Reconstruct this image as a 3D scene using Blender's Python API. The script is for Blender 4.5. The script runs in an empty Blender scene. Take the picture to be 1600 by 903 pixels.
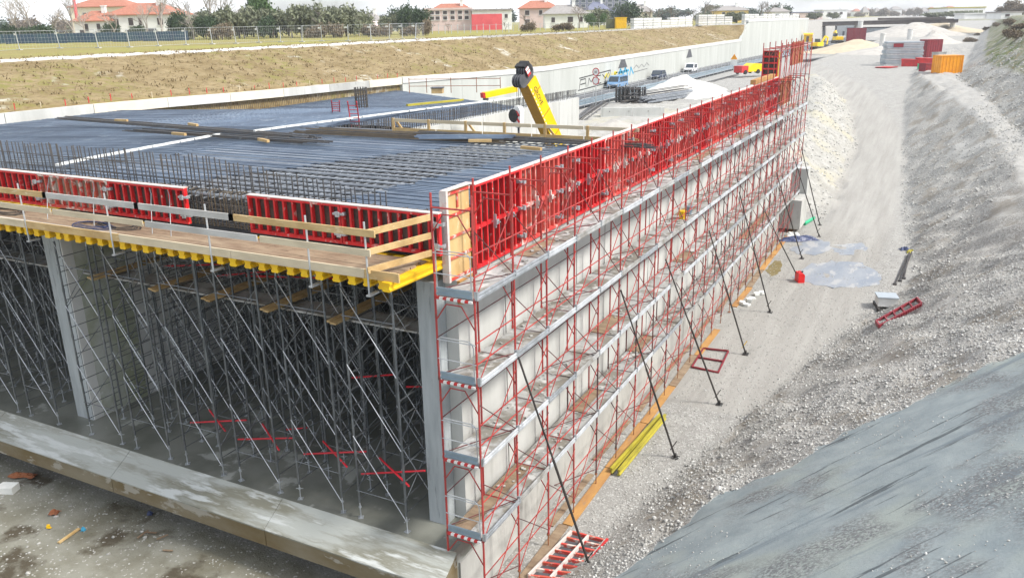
import bpy, bmesh, math, random
import numpy as np
from mathutils import Vector, Matrix, noise as mnoise
random.seed(7); rng = np.random.default_rng(7)
rad = math.radians
scene = bpy.context.scene
COL = scene.collection

# ------------------------------------------------------------------ camera
FPX, YAW, PITCH, ROLL = 1282.36, rad(-27.74), rad(18.006), rad(-1.164)
CX, CY, CZ = 8.452, -14.364, 11.669
def cam_axes():
    f0 = Vector((math.sin(YAW), math.cos(YAW), 0)); r0 = Vector((math.cos(YAW), -math.sin(YAW), 0)); u = Vector((0, 0, 1))
    f = f0*math.cos(PITCH) - u*math.sin(PITCH); up = u*math.cos(PITCH) + f0*math.sin(PITCH)
    return r0*math.cos(ROLL) + up*math.sin(ROLL), -r0*math.sin(ROLL) + up*math.cos(ROLL), f
CR, CU, CF = cam_axes(); CAM = Vector((CX, CY, CZ))
cd = bpy.data.cameras.new('camera'); cd.sensor_width = 36; cd.lens = FPX/1600*36; cd.clip_end = 6000; cd.clip_start = .1
co = bpy.data.objects.new('camera', cd); COL.objects.link(co); scene.camera = co
mw = Matrix.Identity(4)
for i in range(3): mw[i][0] = CR[i]; mw[i][1] = CU[i]; mw[i][2] = -CF[i]; mw[i][3] = CAM[i]
co.matrix_world = mw
def at(px, py, X=None, Y=None, Z=None, D=None):
    """a direction through a photograph pixel, met with the plane the thing touches"""
    d = CF + CR*((px-800)/FPX) - CU*((py-451.5)/FPX)
    if D is not None: t = D
    elif X is not None: t = (X-CX)/d.x
    elif Y is not None: t = (Y-CY)/d.y
    else: t = (Z-CZ)/d.z
    return CAM + d*t

# ------------------------------------------------------------------ sky, sun, exposure
SUN_EL, SUN_AZ = 47, 84      # azimuth clockwise from +Y
EXPOSURE, SKY, SUNS = 1.10, .12, 2.2
w = bpy.data.worlds.new('World'); scene.world = w; w.use_nodes = True
nt = w.node_tree; bg = nt.nodes['Background']
sky = nt.nodes.new('ShaderNodeTexSky'); sky.sky_type = 'NISHITA'; sky.sun_disc = False
sky.sun_elevation = rad(SUN_EL); sky.sun_rotation = rad(SUN_AZ); sky.air_density = 1.0; sky.dust_density = 2.5; sky.ozone_density = 1.0
tc = nt.nodes.new('ShaderNodeTexCoord'); mp = nt.nodes.new('ShaderNodeMapping'); mp.inputs['Scale'].default_value = (1.6, 1.6, 5)
nz = nt.nodes.new('ShaderNodeTexNoise'); nz.inputs['Scale'].default_value = 1.7; nz.inputs['Detail'].default_value = 7; nz.inputs['Roughness'].default_value = .55
rp = nt.nodes.new('ShaderNodeValToRGB'); rp.color_ramp.elements[0].position = .34; rp.color_ramp.elements[1].position = .60
mx = nt.nodes.new('ShaderNodeMix'); mx.data_type = 'RGBA'; mx.inputs[7].default_value = (6.0, 6.15, 6.35, 1)
nt.links.new(tc.outputs['Generated'], mp.inputs[0]); nt.links.new(mp.outputs[0], nz.inputs[0]); nt.links.new(nz.outputs[0], rp.inputs[0])
nt.links.new(rp.outputs[0], mx.inputs[0]); nt.links.new(sky.outputs[0], mx.inputs[6]); nt.links.new(mx.outputs[2], bg.inputs[0])
bg.inputs[1].default_value = SKY
sd = bpy.data.lights.new('sun', 'SUN'); sd.energy = SUNS; sd.angle = rad(10); sd.color = (1, .96, .9)
so = bpy.data.objects.new('sun', sd); COL.objects.link(so)
sv = Vector((math.sin(rad(SUN_AZ))*math.cos(rad(SUN_EL)), math.cos(rad(SUN_AZ))*math.cos(rad(SUN_EL)), math.sin(rad(SUN_EL))))
so.rotation_euler = sv.to_track_quat('Z', 'Y').to_euler(); so.location = (30, -30, 60)
scene.view_settings.view_transform = 'Standard'; scene.view_settings.look = 'None'
scene.view_settings.exposure = EXPOSURE; scene.view_settings.gamma = 1; scene.view_settings.use_curve_mapping = False

# ------------------------------------------------------------------ materials
MATS = {}
def mat(name, c1, c2=None, c3=None, scale=3., rough=.8, metal=0., bump=0., bscale=None, stretch=(1, 1, 1), lo=.38, hi=.62, lo3=.6, hi3=.72, s3=None, coords='pos', spec=.5, detail=5):
    """principled material: up to three colours mixed by noise over the real surface"""
    m = bpy.data.materials.new(name); m.use_nodes = True; MATS[name] = m
    t = m.node_tree; N = t.nodes; L = t.links; P = N['Principled BSDF']
    P.inputs['Roughness'].default_value = rough; P.inputs['Metallic'].default_value = metal; P.inputs['Specular IOR Level'].default_value = spec
    P.inputs['Base Color'].default_value = (*c1, 1)
    if c2 is None and bump == 0: return m
    if coords == 'pos': src = N.new('ShaderNodeNewGeometry').outputs['Position']
    else: src = N.new('ShaderNodeTexCoord').outputs['Object']
    mpn = N.new('ShaderNodeMapping'); mpn.inputs['Scale'].default_value = stretch; L.new(src, mpn.inputs[0])
    def noi(sc, det=detail, rg=.6):
        n = N.new('ShaderNodeTexNoise'); n.inputs['Scale'].default_value = sc; n.inputs['Detail'].default_value = det; n.inputs['Roughness'].default_value = rg
        L.new(mpn.outputs[0], n.inputs[0]); return n.outputs[0]
    def ramp(f, a, b):
        r = N.new('ShaderNodeMapRange'); r.inputs[1].default_value = a; r.inputs[2].default_value = b; L.new(f, r.inputs[0]); return r.outputs[0]
    def mixc(f, a, b):
        x = N.new('ShaderNodeMix'); x.data_type = 'RGBA'; L.new(f, x.inputs[0])
        for k, v in ((6, a), (7, b)):
            if isinstance(v, tuple): x.inputs[k].default_value = (*v, 1)
            else: L.new(v, x.inputs[k])
        return x.outputs[2]
    col = c1
    if c2: col = mixc(ramp(noi(scale), lo, hi), c1, c2)
    if c3: col = mixc(ramp(noi(s3 or scale*2.7), lo3, hi3), col, c3)
    if not isinstance(col, tuple): L.new(col, P.inputs['Base Color'])
    if bump:
        b = N.new('ShaderNodeBump'); b.inputs['Strength'].default_value = min(1, bump); b.inputs['Distance'].default_value = .03*max(1, bump)
        L.new(noi(bscale or scale*6), b.inputs['Height']); L.new(b.outputs[0], P.inputs['Normal'])
    return m
mat('concrete', (.48, .48, .45), (.36, .36, .34), (.25, .25, .23), scale=.7, bump=.35, bscale=9, stretch=(1, 1, .35), lo3=.58, hi3=.75, rough=.9)
mat('concrete_pale', (.55, .555, .53), (.44, .445, .42), (.30, .305, .28), scale=.5, bump=.2, bscale=8, stretch=(1, 1, .18), lo3=.6, hi3=.8, rough=.9)
mat('concrete_wet', (.12, .125, .105), (.20, .205, .178), (.34, .35, .32), scale=.55, bump=.12, bscale=9, lo3=.60, hi3=.66, s3=.9, rough=.30)
mat('concrete_apron', (.37, .385, .355), (.20, .195, .15), (.50, .52, .50), scale=1.3, bump=.35, bscale=10, stretch=(.22, 1.4, 1.4), lo=.44, hi=.56, lo3=.50, hi3=.60, s3=2.6, rough=.8)
mat('concrete_brown', (.22, .19, .13), (.15, .11, .05), (.32, .30, .25), scale=.8, bump=.3, bscale=9, stretch=(.4, 1, 1), lo3=.58, hi3=.62, rough=.8)
mat('concrete_pier', (.31, .34, .35), (.41, .44, .45), (.22, .24, .24), scale=2.2, bump=.25, bscale=9, stretch=(1.6, 1.6, .22), rough=.8)
mat('concrete_mossy', (.56, .58, .53), (.36, .385, .26), (.66, .67, .64), scale=.9, bump=.2, bscale=9, rough=.85)
mat('retaining', (.47, .485, .455), (.41, .425, .395), (.33, .345, .315), scale=.8, stretch=(1, .5, .06), lo3=.6, hi3=.8, rough=.9)
mat('white_cap', (.62, .62, .60), (.53, .53, .505), scale=.8, rough=.85)
mat('panel_red', (.68, .020, .024), (.52, .014, .018), (.62, .42, .37), scale=2.5, lo3=.60, hi3=.70, s3=6, rough=.45)
mat('panel_red_pink', (.66, .11, .085), (.62, .05, .045), (.66, .56, .50), scale=2.2, lo3=.54, hi3=.66, s3=3.1, rough=.65)
mat('panel_red_worn', (.62, .04, .035), (.46, .12, .07), (.60, .54, .48), scale=3.5, lo3=.52, hi3=.60, s3=4, rough=.6)
mat('panel_face', (.040, .030, .026), (.085, .060, .045), (.16, .14, .12), scale=5, lo3=.66, hi3=.75, rough=.6)
mat('panel_face_worn', (.20, .13, .075), (.36, .33, .28), (.10, .05, .03), scale=3.5, lo3=.6, hi3=.7, rough=.8)
mat('plywood_yellow', (.60, .42, .19), (.50, .33, .13), (.66, .52, .30), scale=2.5, stretch=(1, 1, .4), rough=.7)
mat('panel_cap', (.58, .52, .48), (.54, .27, .23), scale=4, lo=.55, hi=.7, rough=.8)
mat('galvanised', (.50, .53, .56), (.36, .385, .40), (.62, .64, .66), scale=4, rough=.42, metal=.55)
mat('galv_deck', (.38, .385, .375), (.22, .205, .175), (.50, .50, .485), scale=1.3, lo=.44, hi=.56, lo3=.56, hi3=.62, s3=2.2, rough=.75, metal=.1, bump=.15, bscale=20)
mat('toe_dirty', (.44, .445, .44), (.24, .23, .205), (.50, .52, .53), scale=1.6, rough=.6, metal=.15)
mat('panel_red_faded', (.56, .06, .05), (.44, .035, .035), (.56, .40, .34), scale=2.0, lo3=.56, hi3=.68, s3=4.3, rough=.6)
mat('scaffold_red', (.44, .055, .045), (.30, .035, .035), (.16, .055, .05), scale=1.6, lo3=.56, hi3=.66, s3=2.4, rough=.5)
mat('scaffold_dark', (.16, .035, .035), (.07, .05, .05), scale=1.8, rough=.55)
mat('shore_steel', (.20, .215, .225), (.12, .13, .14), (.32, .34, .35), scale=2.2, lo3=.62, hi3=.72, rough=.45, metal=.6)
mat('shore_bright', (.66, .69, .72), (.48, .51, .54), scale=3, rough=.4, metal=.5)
mat('red_tube', (.62, .012, .03), (.5, .02, .03), scale=3, rough=.45)
mat('rebar_sky_blue', (.205, .265, .35), (.135, .175, .24), (.31, .365, .435), scale=.5, lo3=.58, hi3=.7, s3=1.1, rough=.42, metal=.35)  # sky reflected in the steel is put into this blue base colour
mat('rebar_dark', (.095, .10, .108), (.12, .105, .09), (.20, .21, .225), scale=.9, rough=.5, metal=.3)
mat('rebar_rust', (.15, .115, .07), (.09, .075, .06), scale=2.5, rough=.75)
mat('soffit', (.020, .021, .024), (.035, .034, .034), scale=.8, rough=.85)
mat('timber', (.56, .40, .19), (.44, .29, .12), (.64, .53, .33), scale=3.5, stretch=(.35, 1, 1), rough=.75, bump=.1, bscale=30)
mat('timber_pale', (.62, .53, .37), (.50, .42, .29), scale=3, stretch=(.35, 1, 1), rough=.8)
mat('timber_grey', (.50, .49, .46), (.38, .37, .34), scale=3, stretch=(.35, 1, 1), rough=.85)
mat('timber_brown', (.20, .135, .085), (.29, .215, .14), (.12, .08, .05), scale=2.2, stretch=(.5, 1.6, 1), rough=.85)
mat('timber_orange', (.46, .25, .075), (.34, .17, .06), (.30, .19, .11), scale=2.2, stretch=(1, .3, 1), rough=.75)
mat('beam_yellow', (.80, .50, .004), (.70, .40, .004), scale=3, rough=.55)
mat('beam_lime', (.43, .37, .03), (.30, .26, .03), scale=4, stretch=(1, .3, 1), rough=.6)
mat('crane_yellow', (.86, .60, .005), (.80, .52, .006), scale=1, rough=.35)
mat('crane_ochre_and_shade', (.50, .26, .01), (.42, .21, .012), scale=1, rough=.45)  # darker ochre: shade of the boom underside put into colour, also used on bands
mat('black', (.012, .012, .013), (.03, .03, .03), scale=4, rough=.6)
mat('dark_grey', (.06, .065, .07), (.10, .10, .11), scale=3, rough=.5)
mat('white', (.78, .78, .76), (.66, .66, .63), scale=2, rough=.7)
mat('strut', (.035, .035, .033), (.06, .05, .045), scale=3, rough=.6, metal=.2)
mat('red_paint', (.58, .03, .03), (.42, .03, .03), scale=2, rough=.5)
mat('maroon', (.26, .02, .03), (.18, .02, .03), (.34, .06, .06), scale=3, rough=.6)
mat('orange_paint', (.82, .34, .01), (.72, .27, .01), (.35, .13, .03), scale=1.2, lo3=.68, hi3=.72, s3=3.5, rough=.5)
mat('rust', (.30, .10, .035), (.20, .07, .03), (.42, .18, .06), scale=2.5, rough=.8)
mat('green_plastic', (.03, .42, .20), rough=.45)
mat('red_plastic', (.70, .015, .015), rough=.4)
mat('tarp_blue', (.022, .035, .10), (.04, .06, .15), scale=5, rough=.45)
mat('asphalt', (.115, .12, .13), (.085, .09, .095), (.15, .155, .16), scale=.7, stretch=(1, .25, 1), rough=.85)
mat('paint_white', (.7, .7, .68), (.58, .58, .56), scale=4, rough=.7)
mat('guard_blue', (.30, .38, .44), (.24, .31, .37), scale=2, rough=.45, metal=.4)
mat('car_blue', (.16, .30, .50), rough=.25, spec=.7)
mat('car_dark', (.02, .035, .075), rough=.25, spec=.7)
mat('car_white', (.78, .78, .78), rough=.3, spec=.6)
mat('glass', (.03, .045, .06), rough=.08, spec=.8)
mat('tyre', (.015, .015, .016), rough=.8)
mat('roof_tile', (.40, .16, .10), (.31, .115, .07), (.47, .25, .18), scale=2.2, rough=.85)
mat('roof_grey', (.30, .28, .265), (.24, .225, .21), scale=1.5, rough=.85)
mat('wall_white', (.76, .76, .74), (.68, .68, .66), scale=.5, rough=.85)
mat('wall_pink', (.62, .49, .46), (.56, .44, .41), scale=.5, rough=.85)
mat('wall_yellow', (.74, .56, .22), (.68, .50, .18), scale=.5, rough=.85)
mat('wall_cream', (.72, .66, .54), (.66, .60, .48), scale=.5, rough=.85)
mat('wall_tower', (.17, .18, .25), (.12, .13, .19), scale=.3, rough=.6)
mat('shutter', (.07, .05, .045), (.04, .03, .03), scale=4, rough=.7)
mat('gate_red', (.68, .10, .11), (.60, .08, .09), scale=.6, rough=.5)
mat('scrim', (.025, .055, .095), (.035, .075, .10), scale=.8, rough=.85)
mat('fence_steel', (.52, .54, .55), (.42, .44, .45), scale=3, rough=.5, metal=.4)
mat('bark_pale', (.40, .36, .32), (.28, .25, .22), scale=3, rough=.9)
mat('bark', (.13, .105, .085), (.19, .16, .13), scale=3, rough=.9)
mat('leaf_dark', (.022, .045, .018), (.045, .080, .028), scale=1.3, rough=.7)
mat('leaf_olive', (.115, .13, .075), (.175, .19, .115), scale=1.0, rough=.75)
mat('leaf_mid', (.05, .10, .025), (.085, .155, .035), scale=1.3, rough=.7)
mat('leaf_brown', (.14, .105, .07), (.20, .16, .10), scale=1.3, rough=.8)
mat('dry_reed', (.42, .28, .14), (.50, .37, .20), scale=2, rough=.85)
mat('sand', (.50, .43, .31), (.42, .36, .26), scale=.7, bump=.4, bscale=5, rough=.95)
mat('gravel_pile', (.44, .42, .38), (.36, .34, .31), scale=.7, bump=.5, bscale=5, rough=.95)
mat('soil_white', (.62, .61, .57), (.52, .51, .47), scale=.6, bump=.5, bscale=4, rough=.95)
mat('steel_dark', (.05, .04, .038), (.085, .07, .06), scale=.6, rough=.6, metal=.2)
mat('panel_grey', (.42, .47, .50), (.34, .38, .41), scale=.8, rough=.6, metal=.2)
mat('paint_black', (.03, .03, .03), rough=.8)
mat('paint_yellow', (.70, .58, .05), rough=.8)
mat('paint_cyan', (.05, .32, .50), rough=.8)
mat('foam', (.74, .75, .72), (.64, .65, .62), scale=2, bump=.3, bscale=14, rough=.9)
mat('puddle', (.21, .235, .27), (.28, .295, .315), (.36, .36, .355), scale=1.1, stretch=(1, .35, 1), lo3=.54, hi3=.60, s3=1.5, rough=.45, bump=.2, bscale=6)
mat('puddle_brown', (.20, .165, .07), (.25, .21, .11), scale=1.4, rough=.2)
mat('rebar_grey', (.33, .355, .385), (.23, .25, .28), (.46, .48, .51), scale=1.5, rough=.45, metal=.3)
mat('toe_steel', (.58, .605, .625), (.44, .46, .475), (.68, .70, .715), scale=2.5, rough=.45, metal=.2)
mat('stone', (.40, .395, .372), (.28, .275, .255), (.54, .54, .515), scale=9, lo3=.56, hi3=.62, s3=7, rough=.85, detail=1)

# ------------------------------------------------------------------ mesh helpers
class MB:
    def __init__(s): s.v = []; s.f = []; s.m = []
    def add(s, vs, fs, m=0):
        o = len(s.v); s.v.extend([tuple(p) for p in vs]); s.f.extend([tuple(i+o for i in f) for f in fs]); s.m.extend([m]*len(fs)); return s
    def box(s, a, b, m=0):
        (x0, y0, z0), (x1, y1, z1) = a, b
        vs = [(x0,y0,z0),(x1,y0,z0),(x1,y1,z0),(x0,y1,z0),(x0,y0,z1),(x1,y0,z1),(x1,y1,z1),(x0,y1,z1)]
        return s.add(vs, [(0,3,2,1),(4,5,6,7),(0,1,5,4),(1,2,6,5),(2,3,7,6),(3,0,4,7)], m)
    def obox(s, c, size, rot, m=0):
        R = rot.to_matrix() if hasattr(rot, 'to_matrix') else rot
        h = [k/2 for k in size]; c = Vector(c)
        vs = [c + R @ Vector((sx*h[0], sy*h[1], sz*h[2])) for sz in (-1, 1) for sx, sy in ((-1,-1),(1,-1),(1,1),(-1,1))]
        return s.add(vs, [(0,3,2,1),(4,5,6,7),(0,1,5,4),(1,2,6,5),(2,3,7,6),(3,0,4,7)], m)
    def bar(s, p0, p1, w, h, m=0):
        """board from p0 to p1, w wide (level), h high"""
        p0, p1 = Vector(p0), Vector(p1); d = p1-p0; L = d.length; d.normalize()
        side = d.cross(Vector((0, 0, 1)));  side = side.normalized() if side.length > 1e-4 else Vector((1, 0, 0))
        up = side.cross(d); R = Matrix((d, side, up)).transposed()
        return s.obox((p0+p1)/2, (L, w, h), R, m)
    def tube(s, p0, p1, r, n=6, m=0, r1=None, cap=True):
        p0, p1 = Vector(p0), Vector(p1); r1 = r if r1 is None else r1
        d = (p1-p0).normalized(); a = d.orthogonal().normalized(); b = d.cross(a)
        vs = []
        for p, rr in ((p0, r), (p1, r1)):
            for i in range(n):
                t = 2*math.pi*i/n; vs.append(p + a*(rr*math.cos(t)) + b*(rr*math.sin(t)))
        fs = [(i, (i+1) % n, n+(i+1) % n, n+i) for i in range(n)]
        if cap: fs += [tuple(range(n-1, -1, -1)), tuple(range(n, 2*n))]
        return s.add(vs, fs, m)
    def path(s, pts, r, n=6, m=0):
        for a, b in zip(pts[:-1], pts[1:]): s.tube(a, b, r, n, m)
        return s
    def prism(s, poly, lo, hi, axis='x', m=0):
        """closed polygon in the two other axes, extruded along axis"""
        n = len(poly); vs = []
        for e in (lo, hi):
            for (u, v) in poly: vs.append({'x': (e, u, v), 'y': (u, e, v), 'z': (u, v, e)}[axis])
        fs = [(i, (i+1) % n, n+(i+1) % n, n+i) for i in range(n)] + [tuple(range(n-1, -1, -1)), tuple(range(n, 2*n))]
        return s.add(vs, fs, m)
    def disc(s, c, r, h, n=12, m=0, axis=(0, 0, 1)):
        a = Vector(axis).normalized(); return s.tube(Vector(c)-a*h/2, Vector(c)+a*h/2, r, n, m)
    def mesh(s, name, mats, smooth=False):
        me = bpy.data.meshes.new(name); me.from_pydata(s.v, [], s.f)
        for k in ([mats] if isinstance(mats, str) else mats): me.materials.append(MATS[k])
        me.polygons.foreach_set('material_index', s.m)
        if smooth: me.polygons.foreach_set('use_smooth', [True]*len(s.f))
        bm = bmesh.new(); bm.from_mesh(me); bmesh.ops.recalc_face_normals(bm, faces=bm.faces); bm.to_mesh(me); bm.free()
        me.update(); return me
    def build(s, name, mats, parent=None, smooth=False, loc=(0, 0, 0)):
        return put(name, s.mesh(name, mats, smooth), loc, parent=parent)
def put(name, me, loc=(0, 0, 0), rot=(0, 0, 0), parent=None, scale=None):
    o = bpy.data.objects.new(name, me); COL.objects.link(o); o.location = loc; o.rotation_euler = rot
    if scale is not None: o.scale = scale if hasattr(scale, '__len__') else (scale,)*3
    if parent is not None: o.parent = parent
    return o
def tag(o, label, cat, group=None, kind=None):
    o['label'] = label; o['category'] = cat
    if group: o['group'] = group
    if kind: o['kind'] = kind
    return o
def thing(name, label, cat, loc=(0, 0, 0), rz=0, group=None):
    o = bpy.data.objects.new(name, None); COL.objects.link(o); o.empty_display_size = .2
    o.location = loc; o.rotation_euler = (0, 0, rz); return tag(o, label, cat, group)
def struct(o): o['kind'] = 'structure'; return o
def copy_tree(o, parent=None, label=None):
    c = o.copy(); COL.objects.link(c); c.parent = parent
    if label: c['label'] = label
    for ch in list(o.children): copy_tree(ch, c)
    return c
def interp(x, xs, ys): return np.interp(x, xs, ys)
def sstep(x, a, b):
    t = np.clip((x-a)/(b-a), 0, 1); return t*t*(3-2*t)
def text_mesh(txt, size, depth=.004):
    cu = bpy.data.curves.new('lettering', 'FONT'); cu.body = txt; cu.size = size; cu.extrude = depth; cu.align_x = 'LEFT'
    o = bpy.data.objects.new('lettering', cu); COL.objects.link(o); dg = bpy.context.evaluated_depsgraph_get(); dg.update()
    me = bpy.data.meshes.new_from_object(o.evaluated_get(dg)); bpy.data.objects.remove(o); return me

ORD = ['first', 'second', 'third', 'fourth', 'fifth', 'sixth', 'seventh', 'eighth', 'ninth', 'tenth', 'eleventh', 'twelfth', 'thirteenth', 'fourteenth', 'fifteenth', 'sixteenth', 'seventeenth', 'eighteenth', 'nineteenth', 'twentieth']
ORD += ['twenty-'+o for o in ORD[:9]] + ['thirtieth'] + ['thirty-'+o for o in ORD[:9]] + ['fortieth'] + ['forty-'+o for o in ORD[:9]] + ['fiftieth'] + ['fifty-'+o for o in ORD[:9]]
# ------------------------------------------------------------------ ground (one sheet)
ZG, ZF = -2.45, -.56
TO, TD = np.array([1.8, 7.0]), np.array([3.4, 15.6]); TD = TD/np.linalg.norm(TD); TN = np.array([TD[1], -TD[0]])
def road_z(y): return interp(y, [45, 60, 76, 91, 109, 125, 140, 900], [ZG, -2.0, -1.0, .5, 2.0, 3.0, 3.3, 3.3])
def road_x(y): return interp(y, [20, 50, 76, 91, 109, 125, 150], [3.6, 3.4, 2.7, .6, -3.5, -9, -16])
def wall_top(y): return interp(y, [16, 25, 37, 58, 90, 133, 212], [7.02, 6.98, 6.67, 6.4, 5.6, 5.8, 6.16])
def H(x, y):
    x = np.asarray(x, float); y = np.asarray(y, float)
    z = np.full(np.broadcast(x, y).shape, ZG)
    # dirt road and its cutting
    zr = road_z(y); xc = road_x(y)
    z = np.where(y > 46, zr, z)
    # yard left of the track
    yard = 1.0 + 2.3*sstep(y, 62, 105)*sstep(x, -24, -6) + .5*sstep(y, 46, 60)*sstep(x, -8, -3)
    left = np.minimum(zr + np.maximum(0, (xc-1.9-x))*.75, np.maximum(yard, zr))
    left = np.where(y > 46, left, ZG)
    left = np.where(x < -14, np.where(y > 50, ZG + (yard-ZG)*sstep(y, 50, 58), ZG), left)
    blend = sstep(y, 46, 52)
    z = np.where(x < xc, ZG*(1-blend)+left*blend, z)
    # right bank: lower slope, berm, upper slope
    toe = interp(y, [-40, 20, 35.7, 50.6, 78, 100, 125, 200, 900], [9, 8.5, 8.0, 6.7, 5.0, 3.6, 3.2, 3, 3])
    zb = interp(y, [0, 30, 50, 66, 90, 110, 200, 900], [-.2, .9, 1.75, 2.4, 3.25, 3.45, 3.5, 3.5])
    z = np.where(x > toe, np.maximum(z, np.minimum(zr + (x-toe)*.65, np.maximum(zb, zr))), z)
    toe2 = interp(y, [-40, 20, 40, 83, 112, 160, 250, 420, 700], [15, 16, 16, 12.4, 9.4, 10.5, 13, 18, 30])
    z = np.where(x > toe2, np.maximum(z, np.minimum(zb + (x-toe2)*.73, 10.4)), z)
    # near slope under the camera
    d = (x-TO[0])*TN[0] + (y-TO[1])*TN[1]
    z = np.where(y < 70, np.maximum(z, np.minimum(ZG + np.maximum(0, d)*.6, 9.6)), z)
    # left bank and plain
    wt = wall_top(y)
    bank = np.minimum(wt + (-42.3-x)/12.2*(9.7-wt), 9.7)
    bank = np.where(y > 216, 9.7, bank)
    z = np.where(x < -42.3, bank, z)
    z = np.where((x > -42.3) & (x < -33.2) & (y > 56), .78, z)
    # far plain rises behind the bridge
    z = np.where(x > -42.3, z + (9.0-z)*sstep(y, 620, 1000), z)
    return z
def lines(spec):
    out = [spec[0][0]]
    for a, b, s in spec:
        n = max(1, round((b-a)/s)); out += list(a + (b-a)*(np.arange(n)+1)/n)
    return np.array(out)
gx = lines([(-1800, -300, 100), (-300, -100, 20), (-100, -60, 4), (-60, -42.35, 1.1), (-42.35, -42.1, .25), (-42.1, -20, 2.2), (-20, -2, .6), (-2, 16, .28), (16, 30, .8), (30, 70, 4), (70, 300, 23), (300, 1800, 100)])
gy = lines([(-60, -10, 5), (-10, 62, .36), (62, 130, .9), (130, 220, 2.5), (220, 360, 7), (360, 1000, 30), (1000, 4200, 200)])
GX, GY = np.meshgrid(gx, gy); GZ = H(GX, GY)
def fbm(x, y, s, o=3):
    return mnoise.fractal(Vector((x*s, y*s, 3.1)), 1.0, 2.0, o)
NZ = np.zeros_like(GZ)
dline = (GX-TO[0])*TN[0] + (GY-TO[1])*TN[1]
pts_sh = [(0.2, -8), (1.5, -2.4), (2.72, 1.58), (3.94, 5.21), (6.78, 7.82), (9.0, 9.86), (11.25, 11.25), (16, 13.2), (60, 32)]
sh_x = np.array([p[0] for p in pts_sh]); sh_y = np.array([p[1] for p in pts_sh])
shot_d = np.interp(GX, sh_x, sh_y) - GY + np.array([[.55*mnoise.noise(Vector((a*.8, b*.8, 11)))+.25*mnoise.noise(Vector((a*2.3, b*2.3, 5))) if -2 < a < 20 and -10 < b < 25 else 0. for a in gx] for b in gy])          # >0 : sprayed part of the near slope
mound = (GY > 47) & (GY < 135) & (GX < np.vectorize(float)(road_x(GY))-1.6) & (GX > -30)
lowslope = (GZ > road_z(GY)+.12) & (GX > 3) & (GX < 30)
for j in range(GX.shape[0]):
    yy = gy[j]
    if yy > 240: break
    for i in range(GX.shape[1]):
        x = gx[i]
        if x < -60 or x > 45: continue
        f = fbm(x, yy, .45)
        if x < -42.3: a = .10
        elif shot_d[j, i] > 0 and x > 1:
            a = .05; u_, v_ = x*.8+yy*.6, -x*.6+yy*.8
            NZ[j, i] = -.16*max(0, mnoise.noise(Vector((u_*.10, v_*.9, 7)))-.12) + .05*mnoise.noise(Vector((u_*.3, v_*2.0, 1)))
        elif mound[j, i]: a = .42
        elif lowslope[j, i]: a = .34
        elif yy < -.9 and x < 0: a = .06
        else: a = .035
        NZ[j, i] += a*f + (a*.35*fbm(x, yy, 1.9, 2) if a > .04 else 0)
        # rills running down the cut slopes
        if lowslope[j, i] and yy > 24 and shot_d[j, i] < -1: NZ[j, i] += .30*(.3-abs(mnoise.noise(Vector((yy*.42+x*.30, x*.09, 0)))))*2 - .1+.10*mnoise.noise(Vector((yy*1.5+x*.9, x*.2, 5)))
GZ = GZ + NZ
# ruts left on the track, streak ridges on the sprayed slope
GZ += np.where((GY < 48) & (GX > 2) & (GX < 7.5) & (dline < 0), -.03*np.exp(-((GX-4.2-.05*np.sin(GY*.3))/.18)**2) - .03*np.exp(-((GX-5.8-.05*np.sin(GY*.3))/.18)**2), 0)
verts = np.stack([GX, GY, GZ], -1).reshape(-1, 3)
ny, nx = GX.shape
idx = np.arange(ny*nx).reshape(ny, nx)
quads = np.stack([idx[:-1, :-1], idx[:-1, 1:], idx[1:, 1:], idx[1:, :-1]], -1).reshape(-1, 4)
gm = bpy.data.meshes.new('ground'); gm.from_pydata(verts.tolist(), [], quads.tolist())
# masks of what covers the ground where
def attr(name, a):
    at_ = gm.attributes.new(name, 'FLOAT', 'POINT'); at_.data.foreach_set('value', np.clip(a, 0, 1).reshape(-1).astype(np.float32))
attr('sprayed', sstep(shot_d, -.35, .35)*(GX > .5)*(GY < 60)*(dline > .3))
attr('stony', np.maximum(sstep(dline, -.25, .5)*(GY < 45), sstep(GZ-road_z(GY), .0, .6)*(GX > 2.5)*(GX < 40)*(GY < 140)*(GY > 8)))
attr('track', sstep(2.6-np.abs(GX-np.interp(GY, [-5, 10, 30, 50, 76, 91, 109, 125, 150], [-.5, 1, 3.4, 3.6, 2.7, .6, -3.5, -9, -16])), -.8, .9)*(GY > 14)*(GX > -30))
attr('mud', sstep(-.2-GY, -1.2, .8)*sstep(1.2-GX, 0, 1.5)*(GX > -60) + 0*GX)
attr('bankgrass', sstep(-42.2-GX, 0, .2)*sstep(GX+54.2, -.3, .3)*(GY < 218))
attr('field', sstep(-55.8-GX, 0, .4))
attr('pathw', sstep(-54.0-GX, -.2, .2)*sstep(GX+56.0, -.2, .2)*(GY < 95))
attr('mound', mound.astype(float)*sstep(GZ-road_z(GY), 0, .5))
attr('greens', sstep(GZ, 4.8, 6.2)*(GX > 8)*sstep(GY, 60, 74))
attr('berm', sstep(GX-interp(GY, [30, 45, 63, 88, 108, 125], [13.4, 13.3, 12.3, 8.9, 5.8, 4]), -.5, .4)*sstep(interp(GY, [0, 40, 83, 112], [16, 16, 12.4, 9.4])-GX, -.3, .5)*(GY > 26)*(GY < 125))
gm.polygons.foreach_set('use_smooth', [True]*len(quads))
m = bpy.data.materials.new('ground_cover'); m.use_nodes = True; MATS['ground_cover'] = m
t = m.node_tree; N = t.nodes; L = t.links; P = N['Principled BSDF']; P.inputs['Roughness'].default_value = .95; P.inputs['Specular IOR Level'].default_value = .25
pos = N.new('ShaderNodeNewGeometry').outputs['Position']
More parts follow.
